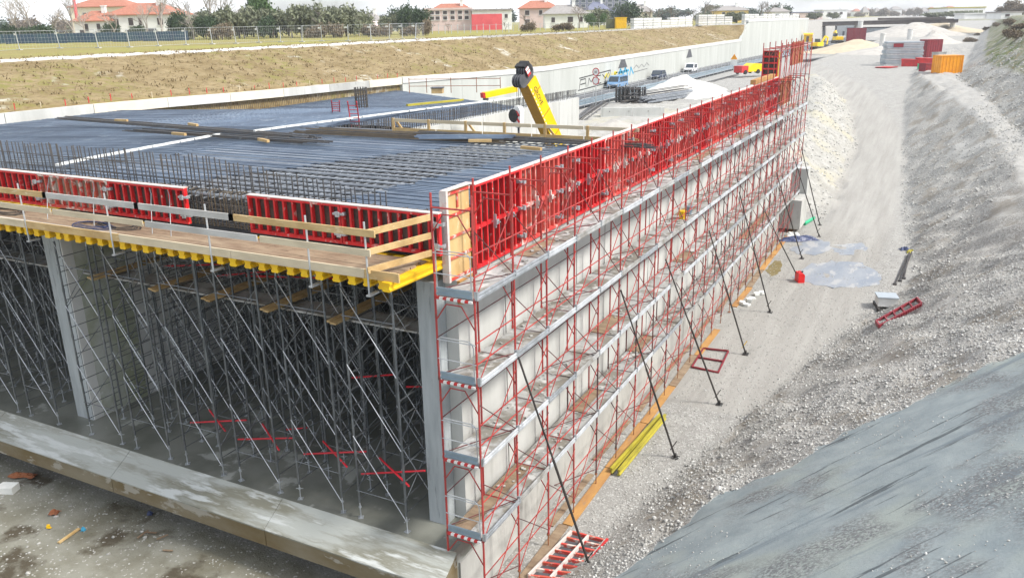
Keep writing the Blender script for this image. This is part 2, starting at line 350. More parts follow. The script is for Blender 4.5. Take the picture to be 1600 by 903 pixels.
def g_noise(sc, det=5, stretch=None, rg=.6, rot=None):
    src = pos
    if stretch:
        mp_ = N.new('ShaderNodeMapping'); mp_.inputs['Scale'].default_value = stretch
        if rot:
            m0 = N.new('ShaderNodeMapping'); m0.inputs['Rotation'].default_value = (0, 0, rot); L.new(pos, m0.inputs[0]); L.new(m0.outputs[0], mp_.inputs[0])
        else: L.new(pos, mp_.inputs[0])
        src = mp_.outputs[0]
    n = N.new('ShaderNodeTexNoise'); n.inputs['Scale'].default_value = sc; n.inputs['Detail'].default_value = det; n.inputs['Roughness'].default_value = rg
    L.new(src, n.inputs[0]); return n.outputs[0]
def g_ramp(f, a, b):
    r = N.new('ShaderNodeMapRange'); r.inputs[1].default_value = a; r.inputs[2].default_value = b; L.new(f, r.inputs[0]); return r.outputs[0]
def g_mix(f, a, b):
    x = N.new('ShaderNodeMix'); x.data_type = 'RGBA'
    if isinstance(f, float): x.inputs[0].default_value = f
    else: L.new(f, x.inputs[0])
    for k, v in ((6, a), (7, b)):
        if isinstance(v, tuple): x.inputs[k].default_value = (*v, 1)
        else: L.new(v, x.inputs[k])
    return x.outputs[2]
def g_math(op, a, b):
    n = N.new('ShaderNodeMath'); n.operation = op
    for k, v in enumerate((a, b)):
        if isinstance(v, (int, float)): n.inputs[k].default_value = v
        else: L.new(v, n.inputs[k])
    return n.outputs[0]
def g_mask(name, nzz, amt=.8, sharp=.25):
    a = N.new('ShaderNodeAttribute'); a.attribute_name = name
    v = g_math('ADD', a.outputs['Fac'], g_math('MULTIPLY', g_math('SUBTRACT', nzz, .5), amt))
    return g_ramp(v, .5-sharp, .5+sharp)
fine = g_noise(14, 4, rg=.7); mid = g_noise(1.3, 6); big = g_noise(.16, 4); vfine = g_noise(34, 2, rg=.8)
vo = N.new('ShaderNodeTexVoronoi'); vo.inputs['Scale'].default_value = 20; L.new(pos, vo.inputs['Vector'])
sepv = N.new('ShaderNodeSeparateColor'); L.new(vo.outputs['Color'], sepv.inputs[0]); cell = sepv.outputs[0]
base = g_mix(g_ramp(mid, .35, .65), (.27, .263, .245), (.34, .333, .31))
base = g_mix(g_ramp(cell, .72, .95), base, (.46, .455, .43)); base = g_mix(g_ramp(fine, .58, .72), base, (.18, .175, .16))
track = g_mix(g_ramp(g_noise(1.2, 6, (1.6, .10, .2)), .28, .72), (.285, .275, .252), (.385, .374, .346)); track = g_mix(g_ramp(fine, .62, .75), track, (.27, .262, .245))
col = g_mix(g_mask('track', mid, .9, .3), base, track)
stony = g_mix(g_ramp(cell, .25, .85), (.25, .24, .218), (.43, .42, .39)); stony = g_mix(g_ramp(g_noise(.45, 5), .50, .62), stony, (.27, .245, .205)); stony = g_mix(g_ramp(g_noise(.23, 4), .55, .66), stony, (.44, .43, .40)); stony = g_mix(g_ramp(vfine, .6, .7), stony, (.52, .52, .50))
col = g_mix(g_mask('stony', mid, .8, .2), col, stony)
moundc = g_mix(g_ramp(mid, .38, .62), (.42, .412, .385), (.33, .322, .292)); moundc = g_mix(g_ramp(fine, .6, .72), moundc, (.29, .27, .21))
moundc = g_mix(g_ramp(big, .52, .62), moundc, (.42, .395, .31))
col = g_mix(g_mask('mound', mid, .5, .2), col, moundc)
bermc = g_mix(g_ramp(mid, .35, .65), (.40, .392, .37), (.32, .312, .292)); col = g_mix(g_mask('berm', mid, .7, .2), col, bermc)
greenc = g_mix(g_ramp(g_noise(.35, 5), .42, .58), (.30, .295, .25), (.11, .14, .05)); greenc = g_mix(g_ramp(mid, .5, .65), greenc, (.26, .21, .12))
col = g_mix(g_mask('greens', mid, .9, .2), col, greenc)
mudn = g_noise(.55, 6)
mud = g_mix(g_ramp(mudn, .40, .58), (.172, .163, .122), (.265, .262, .22)); mud = g_mix(g_ramp(g_noise(.45, 6), .53, .60), mud, (.085, .072, .05))
mud = g_mix(g_ramp(cell, .95, .98), mud, (.42, .415, .385)); col = g_mix(g_mask('mud', mid, .5, .2), col, mud)
streak = g_noise(.9, 6, (.10, 1.9, .05), .58, rad(-37)); streak2 = g_noise(2.0, 5, (.16, 1.8, .05), .6, rad(-41))
spr = g_mix(g_ramp(mid, .35, .65), (.215, .25, .258), (.285, .32, .318)); spr = g_mix(g_ramp(g_noise(.3, 3), .5, .62), spr, (.285, .315, .29)); spr = g_mix(g_ramp(streak, .57, .66), spr, (.165, .195, .21)); spr = g_mix(g_ramp(streak2, .60, .64), spr, (.10, .115, .12))
patch = g_math('MULTIPLY', g_ramp(g_noise(.33, 3), .50, .60), g_ramp(fine, .40, .56)); spr = g_mix(patch, spr, (.145, .15, .15)); spr = g_mix(g_math('MULTIPLY', patch, g_ramp(cell, .90, .96)), spr, (.36, .365, .36))
sprm = g_mask('sprayed', g_noise(2.6, 6), .7, .08); col = g_mix(sprm, col, spr)
gr = g_mix(g_ramp(g_noise(.5, 6, (1, .6, 1)), .38, .62), (.20, .148, .070), (.285, .222, .12)); gr = g_mix(g_ramp(g_noise(2.2, 5, (2, .6, 1)), .52, .68), gr, (.125, .085, .035))
gr = g_mix(g_ramp(fine, .60, .74), gr, (.37, .32, .20)); gr = g_mix(g_math('MULTIPLY', g_ramp(big, .50, .60), g_ramp(mid, .45, .6)), gr, (.20, .18, .055))
gr = g_mix(g_math('MULTIPLY', g_ramp(g_noise(.22, 3), .60, .68), g_ramp(mid, .45, .6)), gr, (.48, .46, .39))
col = g_mix(g_mask('bankgrass', mid, .25, .1), col, gr)
fl = g_mix(g_ramp(g_noise(.05, 4), .42, .58), (.27, .265, .06), (.24, .21, .07)); fl = g_mix(g_ramp(mid, .5, .65), fl, (.30, .24, .10)); col = g_mix(g_mask('field', mid, .2, .1), col, fl)
col = g_mix(g_mask('pathw', mid, .6, .15), col, (.62, .60, .57))
L.new(col, P.inputs['Base Color'])
bp = N.new('ShaderNodeBump'); bp.inputs['Strength'].default_value = .7; bp.inputs['Distance'].default_value = .05
L.new(g_math('MULTIPLY', g_math('ADD', g_math('ADD', fine, g_math('MULTIPLY', mid, 1.6)), g_math('MULTIPLY', cell, .5)), g_math('SUBTRACT', 1., g_math('MULTIPLY', sprm, .75))), bp.inputs['Height']); L.new(bp.outputs[0], P.inputs['Normal'])
gm.materials.append(m); gm.update()
ground = struct(put('ground', gm))
def gz(x, y): return float(H(np.array([x]), np.array([y]))[0])

# ------------------------------------------------------------------ stones lying on the slopes and the gravel
def ico():
    bm = bmesh.new(); bmesh.ops.create_icosphere(bm, subdivisions=1, radius=1); v = np.array([q.co[:] for q in bm.verts]); f = np.array([[q.index for q in p.verts] for p in bm.faces]); bm.free(); return v, f
IV, IF = ico()
# grid lookup for heights incl. relief
def zlook(x, y):
    i = np.clip(np.searchsorted(gx, x)-1, 0, nx-2); j = np.clip(np.searchsorted(gy, y)-1, 0, ny-2)
    u = (x-gx[i])/(gx[i+1]-gx[i]); v = (y-gy[j])/(gy[j+1]-gy[j])
    return GZ[j, i]*(1-u)*(1-v)+GZ[j, i+1]*u*(1-v)+GZ[j+1, i]*(1-u)*v+GZ[j+1, i+1]*u*v
def stones(name, x, y, r, label, matname='stone'):
    n = len(x); z = zlook(x, y)
    s = r[:, None]*rng.uniform(.65, 1.35, (n, 3)); s[:, 2] *= .7
    a = rng.uniform(0, 6.28, n); V = IV[None]*(1+rng.uniform(-.22, .22, (n, len(IV), 1)))*s[:, None, :]
    c, sn = np.cos(a)[:, None], np.sin(a)[:, None]
    X = V[..., 0]*c-V[..., 1]*sn + x[:, None]; Y = V[..., 0]*sn+V[..., 1]*c + y[:, None]; Z = V[..., 2] + (z+r*.18)[:, None]
    vs = np.stack([X, Y, Z], -1).reshape(-1, 3); fs = (IF[None]+(np.arange(n)*len(IV))[:, None, None]).reshape(-1, 3)
    me = bpy.data.meshes.new(name); me.vertices.add(len(vs)); me.vertices.foreach_set('co', vs.reshape(-1))
    me.loops.add(len(fs)*3); me.loops.foreach_set('vertex_index', fs.reshape(-1)); me.polygons.add(len(fs)); me.polygons.foreach_set('loop_start', np.arange(len(fs))*3)
    me.materials.append(MATS[matname]); me.update(calc_edges=True); me.validate()
    return tag(put(name, me), label, 'stones', kind='stuff')
def scatter(n, x0, x1, y0, y1, cond, rlo, rhi):
    x = rng.uniform(x0, x1, n); y = rng.uniform(y0, y1, n)
    d = (x-TO[0])*TN[0]+(y-TO[1])*TN[1]; sh = np.interp(x, sh_x, sh_y)-y
    k = cond(x, y, d, sh); x, y = x[k], y[k]
    return x, y, rlo*(rhi/rlo)**(rng.random(len(x))**2.2)
x, y, r = scatter(95000, 0, 15, 0, 34, lambda x, y, d, sh: (d > -.15+rng.normal(0, .25, len(x))) & (sh < .0+.15*np.abs(rng.normal(0, 1, len(x)))*(rng.random(len(x)) < .3)-.45*np.array([mnoise.noise(Vector((a*.8, b*.8, 11))) for a, b in zip(x, y)])) & (d < 11) & (np.array([mnoise.noise(Vector((a*.45, b*.28, 2))) for a, b in zip(x, y)]) > rng.normal(-.28, .22, len(x))), .012, .058)
stones('bank_stones', x, y, r, 'loose pale cobbles on the slope between gravel floor and sprayed bank')
x, y, r = scatter(24000, 4.5, 15, 22, 80, lambda x, y, d, sh: (x > np.interp(y, [20, 35.7, 50.6, 78], [8.5, 8, 6.7, 5])-.2) & (d < 2) & (rng.random(len(x)) < 30/(y+4)), .025, .095)
stones('cutting_stones', x, y, r, 'grey stones on the cut slope right of the track')
x, y, r = scatter(36000, .4, 7.5, 0, 44, lambda x, y, d, sh: (d < .1) & (rng.random(len(x)) < 16/(y+6)), .011, .038)
stones('floor_stones', x, y, r, 'small pale gravel on the pit floor beside the scaffold')
x, y, r = scatter(5000, 1, 14, -9, 11, lambda x, y, d, sh: (sh > .3) & (np.array([mnoise.noise(Vector((a*.35, b*.35, 9))) for a, b in zip(x, y)]) > .16), .010, .030)
stones('bank_pebbles', x, y, r, 'pebbles showing through the blue-grey sprayed bank')
x, y, r = scatter(700, -19, -1, -5, -.9, lambda x, y, d, sh: rng.random(len(x)) < .25+.75*(np.array([mnoise.noise(Vector((a*.5, b*.5, 4))) for a, b in zip(x, y)]) > .1), .014, .085)
stones('mud_stones', x, y, r, 'scattered pale stones on the muddy ground before the apron')

x, y, r = scatter(16000, -14, 4, 48, 112, lambda x, y, d, sh: (x < np.interp(y, [45, 76, 91, 109], [1.6, .9, -1.2, -5.6])) & (rng.random(len(x)) < .7), .03, .14)
stones('mound_stones', x, y, r, 'pale stones on the white spoil slope beside the track')
x, y, r = scatter(9000, 8, 22, 40, 125, lambda x, y, d, sh: x > np.interp(y, [40, 83, 112], [15, 12, 9]), .04, .15)
stones('upper_bank_stones', x, y, r, 'grey stones on the upper right bank')
def on_ground(px, py):
    d_ = CF + CR*((px-800)/FPX) - CU*((py-451.5)/FPX); t_ = np.concatenate([np.arange(6, 120, .05), np.arange(120, 700, .5)])
    X_, Y_, Z_ = CX+d_.x*t_, CY+d_.y*t_, CZ+d_.z*t_
    k_ = np.argmax(Z_ < zlook(X_, Y_)); return Vector((X_[k_], Y_[k_], float(zlook(X_[k_:k_+1], Y_[k_:k_+1])[0])))

x, y, r = scatter(300, 0, 14, 0, 32, lambda x, y, d, sh: (d > .1) & (sh < 0) & (d < 9), .045, .11)
stones('bank_cobbles', x, y, r, 'bigger pale cobbles strewn over the slope beside the sprayed bank')
# tufts of dry grass on the left bank
n_ = 5000; x = rng.uniform(-57, -42.6, n_); y = rng.uniform(2, 215, n_)**1.0; k_ = rng.random(n_) < np.clip(90/(y+40), .25, 1); x, y = x[k_], y[k_]; z = zlook(x, y)
vs, fs = [], []
for a, b, c in zip(x, y, z):
    for _ in range(5):
        t_ = rng.uniform(0, 6.28); h_ = rng.uniform(.06, .22); w_ = rng.uniform(.03, .07); dx, dy = math.cos(t_), math.sin(t_); o = len(vs); ox, oy = rng.uniform(-.25, .25, 2)
        vs += [(a+ox-dy*w_, b+oy+dx*w_, c-.03), (a+ox+dy*w_, b+oy-dx*w_, c-.03), (a+ox+dx*h_*.8, b+oy+dy*h_*.8, c+h_)]; fs.append((o, o+1, o+2))
mat('tuft', (.19, .14, .068), (.27, .21, .115), (.18, .17, .055), scale=.6, lo3=.58, hi3=.66, s3=.3, rough=.9)
tag(MB().add(vs, fs).build('grass_tufts', 'tuft'), 'dry grass tufts on the bank beside the upstand', 'grass', kind='stuff')
# ------------------------------------------------------------------ road in the trench, retaining wall
mb = MB(); mb.box((-41.95, 57.5, .86), (-33.6, 640, 1.02)); road = struct(mb.build('road', 'asphalt'))
for xx in (-41.3, -34.3):
    struct(MB().box((xx-.07, 57.5, 1.0), (xx+.07, 640, 1.024)).build('edge_line', 'paint_white'))
for k in range(40):
    struct(MB().box((-37.87, 60+k*9, 1.0), (-37.73, 63.5+k*9, 1.024)).build('centre_line', 'paint_white'))
rw = thing('retaining_wall', 'long pale concrete retaining wall below the grass bank beside the road', 'wall', (-42.2, 58, 1))
ys = [58, 70, 82, 94, 106, 118, 130, 142, 154, 166, 178, 190, 202, 214]
for a, b in zip(ys[:-1], ys[1:]):
    za, zb_ = float(wall_top(a)), float(wall_top(b))
    MB().prism([(a+.015-58, -.3), (b-.015-58, -.3), (b-.015-58, zb_-1.55), (a+.015-58, za-1.55)], -.3, .26, 'x').build('wall_panel', 'retaining', rw)
    MB().prism([(a-58, za-1.547), (b-58, zb_-1.547), (b-58, zb_-.95), (a-58, za-.95)], -.42, .36, 'x').build('coping', 'white_cap', rw)
tw = thing('tall_wall', 'tall pale concrete wall stepping up at the end of the grass bank', 'wall', (-42.2, 214, 1))
for a in range(214, 326, 8):
    t0 = 6.2 if a < 218 else 9.4
    MB().prism([(a+.015-214, -.3), (a+7.985-214, -.3), (a+7.985-214, 9.4 if a+8 > 220 else 6.2), (a+.015-214, 5.2 if a < 218 else 9.4)], -.35, .3, 'x').build('wall_panel', 'retaining', tw)
    MB().box((-.45, a-214 if a > 214 else 7, 9.403), (.40, a+8-214, 9.9)).build('coping', 'white_cap', tw)
# stacked kerb blocks along the crest
def block_stack(label, p0, p1, nrow, z0, mats):
    p0, p1 = Vector(p0), Vector(p1); d = p1-p0; n = max(2, round(d.length/6)); t = thing('block_stack', label, 'concrete blocks', p0)
    for r_ in range(nrow):
        for k in range(n):
            if r_ == nrow-1 and k % 4 == 3: continue
            a = d*((k+.03)/n); b = d*((k+.97)/n)
            MB().bar(a+Vector((0, 0, z0-p0.z+.28+r_*.58)), b+Vector((0, 0, z0-p0.z+.28+r_*.58)), .9, .5).build('block', mats[(k*3+r_) % len(mats)], t)
    return t
block_stack('long stack of whitish concrete blocks on the crest of the grass bank', (-56, 168, 9.65), (-55, 212, 9.65), 4, 9.65, ['white_cap', 'concrete_pale', 'white_cap'])
block_stack('weathered darker block stack between white blocks and tall wall', (-54, 214, 9.65), (-50, 236, 9.65), 5, 9.65, ['concrete', 'concrete_pale', 'timber_grey'])
block_stack('whitish block courses laid on top of the tall wall', (-47.5, 240, 9.65), (-46, 326, 9.65), 5, 9.65, ['white_cap', 'concrete_pale'])
# guard barrier with mesh fence on the near side of the road
gb = thing('guard_barrier', 'blue-grey steel guard barrier with slim posts along the trench road', 'barrier', (-33.2, 62, 1))
for k in range(58):
    yk = k*3.0
    MB().tube((0, yk, -.05), (0, yk, 2.1), .035, 5).build('post', 'fence_steel', gb)
for k in range(29):
    MB().box((.05, k*6.0+.05, .35), (.12, k*6.0+5.95, .75)).box((.05, k*6+.05, .83), (.10, k*6+5.95, 1.05)).build('rail', 'guard_blue', gb)
    MB().tube((0, k*6, 1.5), (0, k*6+6, 1.5), .02, 4).tube((0, k*6, 2.05), (0, k*6+6, 2.05), .02, 4).build('mesh_rail', 'fence_steel', gb)

# writing sprayed on the retaining wall (strokes lie 4 mm proud)
def spray(label, strokes, matname, wdt, y0, z0, s, sy=1.):
    """strokes in letter units, along +Y reading away from the camera"""
    mb = MB()
    for st in strokes:
        for (a, b), (c, d_) in zip(st[:-1], st[1:]):
            mb.bar((-41.925, y0+a*s*sy, z0+b*s), (-41.925, y0+c*s*sy, z0+d_*s), .006, wdt)
    return tag(mb.build('graffiti', matname), label, 'graffiti')
AMEY = [[(0,0),(.1,1),(.55,1.05),(.6,.1)],[(.1,.5),(.55,.55)],[(.75,.1),(.85,1.05),(1.05,.55),(1.3,1.1),(1.3,.15)],[(1.95,1.15),(1.5,1.1),(1.5,.2),(2.0,.25)],[(1.5,.65),(1.85,.68)],[(2.1,1.2),(2.4,.7),(2.75,1.4)],[(2.4,.7),(2.35,.2)],[(-.1,-.12),(2.6,.1)],[(0,1.2),(2.9,1.55),(2.7,.15)]]
p = at(905, 140, X=-41.93)
spray('large black outlined graffiti letters on the trench wall near the blue van', AMEY, 'paint_black', .16, p.y, p.z, 1.35, 3.4)
p = at(944, 123, X=-41.93)
spray('yellow graffiti scrawl on the trench wall above the blue van', [[(0,0),(.3,.6),(.5,0)],[(.6,.6),(.6,0),(1,.1),(1,.6)],[(1.2,0),(1.3,.6),(1.7,.5),(1.3,.3),(1.8,0)],[(2,.6),(2,0),(2.4,.1)]], 'paint_yellow', .30, p.y, p.z, 1.2, 3.0)
p = at(966, 122, X=-41.93)
spray('cyan and yellow graffiti tag on the trench wall', [[(0,0),(.2,.9),(.5,.1),(.7,1),(1,.1)],[(0,.5),(1.1,.6)],[(1.2,0),(1.3,.9),(1.6,.1)]], 'paint_cyan', .40, p.y, p.z, 1.6, 3.0)
p = at(990, 108, X=-41.93)
spray('faint grey scribble on the trench wall', [[(0,0),(.3,.5),(.6,0),(.9,.5),(1.2,0),(1.5,.6),(1.8,.1)],[(0,-.5),(1.6,-.3)]], 'dark_grey', .10, p.y, p.z, 1.2, 4.0)
for px, py in ((973, 106), (1077, 90)):
    q = at(px, py, X=-41.93); mb = MB()
    mb.prism([(q.y-2.2, q.z), (q.y+2.2, q.z), (q.y+.3, q.z+1.9), (q.y-.3, q.z+1.9)], -41.94, -41.88, 'x')
    tag(mb.build('wall_marker', 'dark_grey'), 'dark triangular marker fixed to the trench wall', 'marker', 'dark triangles on the trench wall')

# ------------------------------------------------------------------ cast concrete box
box = thing('underpass_box', 'grey concrete underpass box with piers, floor slab and sloping apron', 'underpass', (0, 0, ZG))
def bp_(mb, name, m): return mb.build(name, m, box, loc=(0, 0, -ZG))
bp_(MB().box((-42, .0, -1.9), (-.86, 44.5, ZF)), 'floor_slab', 'concrete_wet')
edges = [-.76, -6.3, -12.4, -18.6, -25, -31, -37, -42]
for a, b in zip(edges[:-1], edges[1:]):
    bp_(MB().prism([(-.001, ZF+.004), (-.80, -1.06), (-.80, -1.10), (-.001, ZF-.05)], b+.008, a-.008, 'x'), 'apron_segment', 'concrete_apron')
    bp_(MB().prism([(-.003, ZF-.06), (-.78, -1.11), (-.78, -1.58), (-.003, -1.75)], b+.01, a-.01, 'x'), 'apron_nose', 'concrete_brown')
bp_(MB().box((-2.1, .87, ZF), (-1.585, 44, 5.95)), 'side_wall', 'concrete_pier')
y0 = 1.28; k = 0
while y0 < 43.5:
    y1 = min(y0+2.4, 44)
    bp_(MB().box((-1.58, y0+.018, -.9), (-1.25+.012*math.sin(k*2.1), y1-.018, 5.93)), 'wall_panel', 'concrete_pale'); y0 = y1; k += 1
bp_(MB().box((-1.56, 1.3, -.9), (-1.31, 43.95, 5.9)), 'wall_core', 'concrete')
bp_(MB().box((-16.06, .87, ZF), (-15.27, 13.4, 6.25)), 'middle_wall', 'concrete_pier')
bp_(MB().box((-15.268, .90, ZF+.003), (-15.238, 1.245, 6.0)), 'wall_strip', 'wall_white')
bp_(MB().box((-15.268, 1.25, ZF+.003), (-15.235, 3.1, 5.6)), 'mossy_facing', 'concrete_mossy')
for k in range(5): bp_(MB().box((-15.266, 3.12+k*2.0, ZF+.003), (-15.24, 5.10+k*2.0, 6.2)), 'wall_panel', 'wall_white')
for k in range(8): bp_(MB().box((-16.06, 13.42+k*3.56, ZF), (-15.3, 13.40+k*3.56+3.54, 6.62-.035*k)), 'middle_wall_panel', 'concrete_pale')
bp_(MB().box((-42.3, 1, -1), (-41.6, 58, 4.6)), 'outer_wall', 'concrete')
bp_(MB().box((-1.55, 43.0, -2.2), (.55, 45.4, -.2)), 'end_footing', 'concrete'); bp_(MB().box((-.6, 45.5, -2.3), (.45, 46.4, 1.55)), 'end_pier', 'concrete_pale')
bp_(MB().box((-.855, .2, -2.6), (-.80, 44.5, -1.0)), 'footing_edge', 'concrete')

# upstand along the left edge of the deck, with red pegs behind it
up = thing('upstand_wall', 'low whitish and yellowish concrete upstand at the foot of the grass bank', 'wall', (-42, 0, 4.5))
cols = ['white_cap', 'white_cap', 'concrete_mossy', 'white_cap', 'concrete_pale', 'wall_cream', 'white_cap', 'wall_cream', 'concrete_pale', 'concrete', 'wall_cream']
for k in range(11):
    a, b = -8+k*6.05, -8+(k+1)*6.05
    za, zb_ = float(wall_top(a)), float(wall_top(b))
    MB().prism([(a+.02, za-4.5-.66), (b-.02, zb_-4.5-.66), (b-.02, zb_-4.5), (a+.02, za-4.5)], -.4, .02, 'x').build('wall_segment', cols[k], up)
for k in range(34):
    y_ = 2+k*1.7; pg = MB(); z_ = float(wall_top(y_)); pg.tube((-42.6, y_, z_-.3), (-42.6, y_, z_+.42+.15*random.random()), .028, 5)
    tag(pg.build('marker_peg', 'red_tube' if k % 5 else 'timber_pale'), 'red marker peg standing behind the low upstand' if k % 5 else 'pale wooden peg standing behind the low upstand', 'peg', 'pegs behind the upstand')

# ------------------------------------------------------------------ soffit formwork and reinforcement on top
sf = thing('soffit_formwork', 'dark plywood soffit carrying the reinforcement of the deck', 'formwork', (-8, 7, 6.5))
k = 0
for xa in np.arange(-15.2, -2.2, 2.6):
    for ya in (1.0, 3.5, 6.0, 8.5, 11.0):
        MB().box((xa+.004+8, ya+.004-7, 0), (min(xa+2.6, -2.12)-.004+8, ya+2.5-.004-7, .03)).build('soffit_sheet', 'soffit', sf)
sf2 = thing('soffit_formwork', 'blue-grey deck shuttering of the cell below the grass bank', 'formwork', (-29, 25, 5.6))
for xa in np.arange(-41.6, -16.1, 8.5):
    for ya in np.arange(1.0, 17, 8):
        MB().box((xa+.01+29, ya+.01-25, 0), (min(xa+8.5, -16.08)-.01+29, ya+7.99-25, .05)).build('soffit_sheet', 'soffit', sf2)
def deckz(x): return 7.44 - max(0, (-16-x))*.040
def bars(name, segs, r, m, label, cat='rebar', n=4):
    mb = MB()
    for a, b in segs: mb.tube(a, b, r, n, cap=False)
    return tag(mb.build(name, m), label, cat, kind='stuff')
def wob(a): return random.uniform(-a, a)
# top layer, bars running across the cells (blue sheen of the sky put into their colour), with gaps so single bands read
seg = []
def xbars(xa, xb, ya, yb, pitch, every, dz=0, thin=0):
    y_ = ya; k = 0
    while y_ < yb:
        k += 1
        if not (every and k % every == 0):
            x_ = xa+wob(.3); z0 = wob(.008)
            while x_ < xb-.2:
                x2 = min(x_+6+wob(1.5), xb)
                seg.append(((x_, y_+wob(.012), deckz(x_)+dz+z0), (x2, y_+wob(.012), deckz(x2)+dz+z0)))
                if x2 >= xb: break
                x_ = x2-.25
        y_ += pitch
# region split as seen: blue left, open lattice in the middle, blue right
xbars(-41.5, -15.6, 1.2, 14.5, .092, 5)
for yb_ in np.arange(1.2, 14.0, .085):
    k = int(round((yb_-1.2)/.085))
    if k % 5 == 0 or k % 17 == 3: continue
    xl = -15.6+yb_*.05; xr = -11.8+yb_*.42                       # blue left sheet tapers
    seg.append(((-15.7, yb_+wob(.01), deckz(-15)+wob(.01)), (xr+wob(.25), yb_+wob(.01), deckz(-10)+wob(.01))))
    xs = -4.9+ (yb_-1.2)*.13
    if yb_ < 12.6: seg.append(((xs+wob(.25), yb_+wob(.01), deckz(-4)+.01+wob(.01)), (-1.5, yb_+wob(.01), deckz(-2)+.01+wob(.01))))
bars('rebar_sheet', seg, .024, 'rebar_sky_blue', 'close reinforcing bars laid across the deck, tinted blue-grey with painted sky reflection')
seg = []
for xb_ in np.arange(-15.2, -1.4, .3): seg.append(((xb_+wob(.02), 1.0, 7.375+wob(.02)), (xb_+wob(.02), 14.6, 7.375+wob(.02))))
bars('rebar_mesh', seg, .022, 'rebar_grey', 'open dark reinforcing mesh in the middle of the deck')
seg = []
for zz, st in ((6.62, .2), (6.68, .4), (6.95, .6), (7.2, .6)):
    for yb_ in np.arange(1.1, 14.0, st): seg.append(((-15.2, yb_, zz), (-1.6, yb_, zz)))
for xb_ in np.arange(-15.2, -1.6, .25): seg.append(((xb_, 1.1, 6.65), (xb_, 14.0, 6.65)))
bars('lower_rebar', seg, .016, 'rebar_dark', 'lower layers of dark reinforcement inside the deck')
seg = []
for yb_ in np.arange(1.15, 14.6, .52):
    o_ = wob(.05)
    for dy in (0, .06, .12): seg.append(((-15.2, yb_+o_+dy+wob(.02), 7.43+wob(.015)), (-1.5, yb_+o_+dy+wob(.02), 7.43+wob(.015))))
bars('rebar_mesh', seg, .024, 'rebar_grey', 'paler cross bars of the open mesh in the middle of the deck')
# far left cell: flat sheets of bars at a lower level
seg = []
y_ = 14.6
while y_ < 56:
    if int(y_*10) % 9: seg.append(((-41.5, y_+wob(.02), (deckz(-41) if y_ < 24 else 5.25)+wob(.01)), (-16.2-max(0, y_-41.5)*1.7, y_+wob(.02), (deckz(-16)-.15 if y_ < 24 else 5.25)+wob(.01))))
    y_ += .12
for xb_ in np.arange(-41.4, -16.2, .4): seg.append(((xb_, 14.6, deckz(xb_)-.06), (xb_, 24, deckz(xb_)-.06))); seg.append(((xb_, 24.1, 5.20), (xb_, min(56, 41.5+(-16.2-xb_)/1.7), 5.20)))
bars('far_rebar_sheet', seg, .035, 'rebar_sky_blue', 'reinforcing sheets on the far left cell of the deck, tinted blue-grey with painted sky reflection')
tag(MB().prism([(-41.55, 24.2), (-16.1, 24.2), (-16.1, 41.5), (-41.55, 56.3)], 5.05, 5.12, 'z').box((-41.55, 14.7, 5.9), (-16.1, 23.9, 5.96)).box((-41.5, 23.95, 5.13), (-16.1, 24.05, 6.2)).build('deck_shutter', 'soffit'), 'dark shuttering board under the far left reinforcement', 'formwork')
# hairpins along the front edge and tall starter bars
seg = []
x_ = -20.0
while x_ < -1.5:
    xx = x_+wob(.02); hgt = 7.50+wob(.03); yy = 1.05+wob(.03)
    seg += [((xx, yy, 6.6), (xx, yy, hgt)), ((xx, yy, hgt), (xx+.02, yy+.06, hgt+.06)), ((xx+.02, yy+.06, hgt+.06), (xx+.02, yy+.2, hgt+.06)), ((xx+.02, yy+.2, hgt+.06), (xx, yy+.26, hgt))]; x_ += .14
bars('hairpin_bars', seg, .011, 'rebar_rust', 'row of rusty hairpin bars behind the front red panels')
seg = []
x_ = -24.
while x_ < -3.2:
    xx = x_+wob(.03); yy = 1.35+wob(.05); tp = 8.42 - max(0, xx+9)*.10 + wob(.05)
    seg.append(((xx, yy, 6.8), (xx+wob(.04), yy+wob(.04), tp))); x_ += .165
for zz in (7.75, 8.1): seg.append(((-24, 1.36, zz), (-6, 1.36, zz-.05)))
bars('starter_bars', seg, .017, 'rebar_dark', 'upright starter bars with two stringers along the front of the deck')
# starter bars on the middle wall and on the left wall
seg = []
y_ = 14.2
while y_ < 41.8:
    tp = 7.45-.018*(y_-14); seg += [((-15.45+wob(.02), y_, 6.1), (-15.45+wob(.03), y_+wob(.03), tp)), ((-15.9+wob(.02), y_+.07, 6.1), (-15.9+wob(.03), y_+.07+wob(.03), tp-.05))]; y_ += .2
for zz in (6.9, 7.15): seg.append(((-15.43, 14.2, zz+.1), (-15.43, 41.8, zz-.25)))
bars('wall_starters', seg, .017, 'rebar_dark', 'dense upright starter bars on top of the middle wall')
seg = []
y_ = 26.
while y_ < 57:
    seg.append(((-41.7, y_, 4.6), (-41.7+wob(.03), y_+wob(.03), float(wall_top(y_))-.70))); y_ += .22
bars('outer_starters', seg, .022, 'rebar_rust', 'brown upright starter bars below the upstand wall')
# white foam strips lying along the joint of the middle wall
fs = thing('joint_strip', 'white foam strips laid along the joint over the middle wall', 'foam strip', (-16, 10, 7.5))
pl = [at(88, 261, Z=7.5), at(150, 248, Z=7.5), at(215, 236, Z=7.5), at(280, 224, Z=7.5), at(345, 212, Z=7.5)]
pl2 = [at(398, 207, Z=7.48), at(470, 197, Z=7.46), at(540, 188, Z=7.45), at(610, 179, Z=7.42), at(690, 169, Z=7.35), at(770, 159, Z=7.22), at(850, 148, Z=7.1)]
for q in (pl, pl2):
    for a, b in zip(q[:-1], q[1:]):
        n = 3
        for i in range(n):
            p0, p1 = a.lerp(b, (i+.02)/n), a.lerp(b, (i+.96)/n)
            MB().bar(Vector((p0.x+16+wob(.03), p0.y-10, p0.z-7.5+.06)), Vector((p1.x+16+wob(.03), p1.y-10, p1.z-7.5+.06)), .14, .07).build('strip', 'foam', fs)
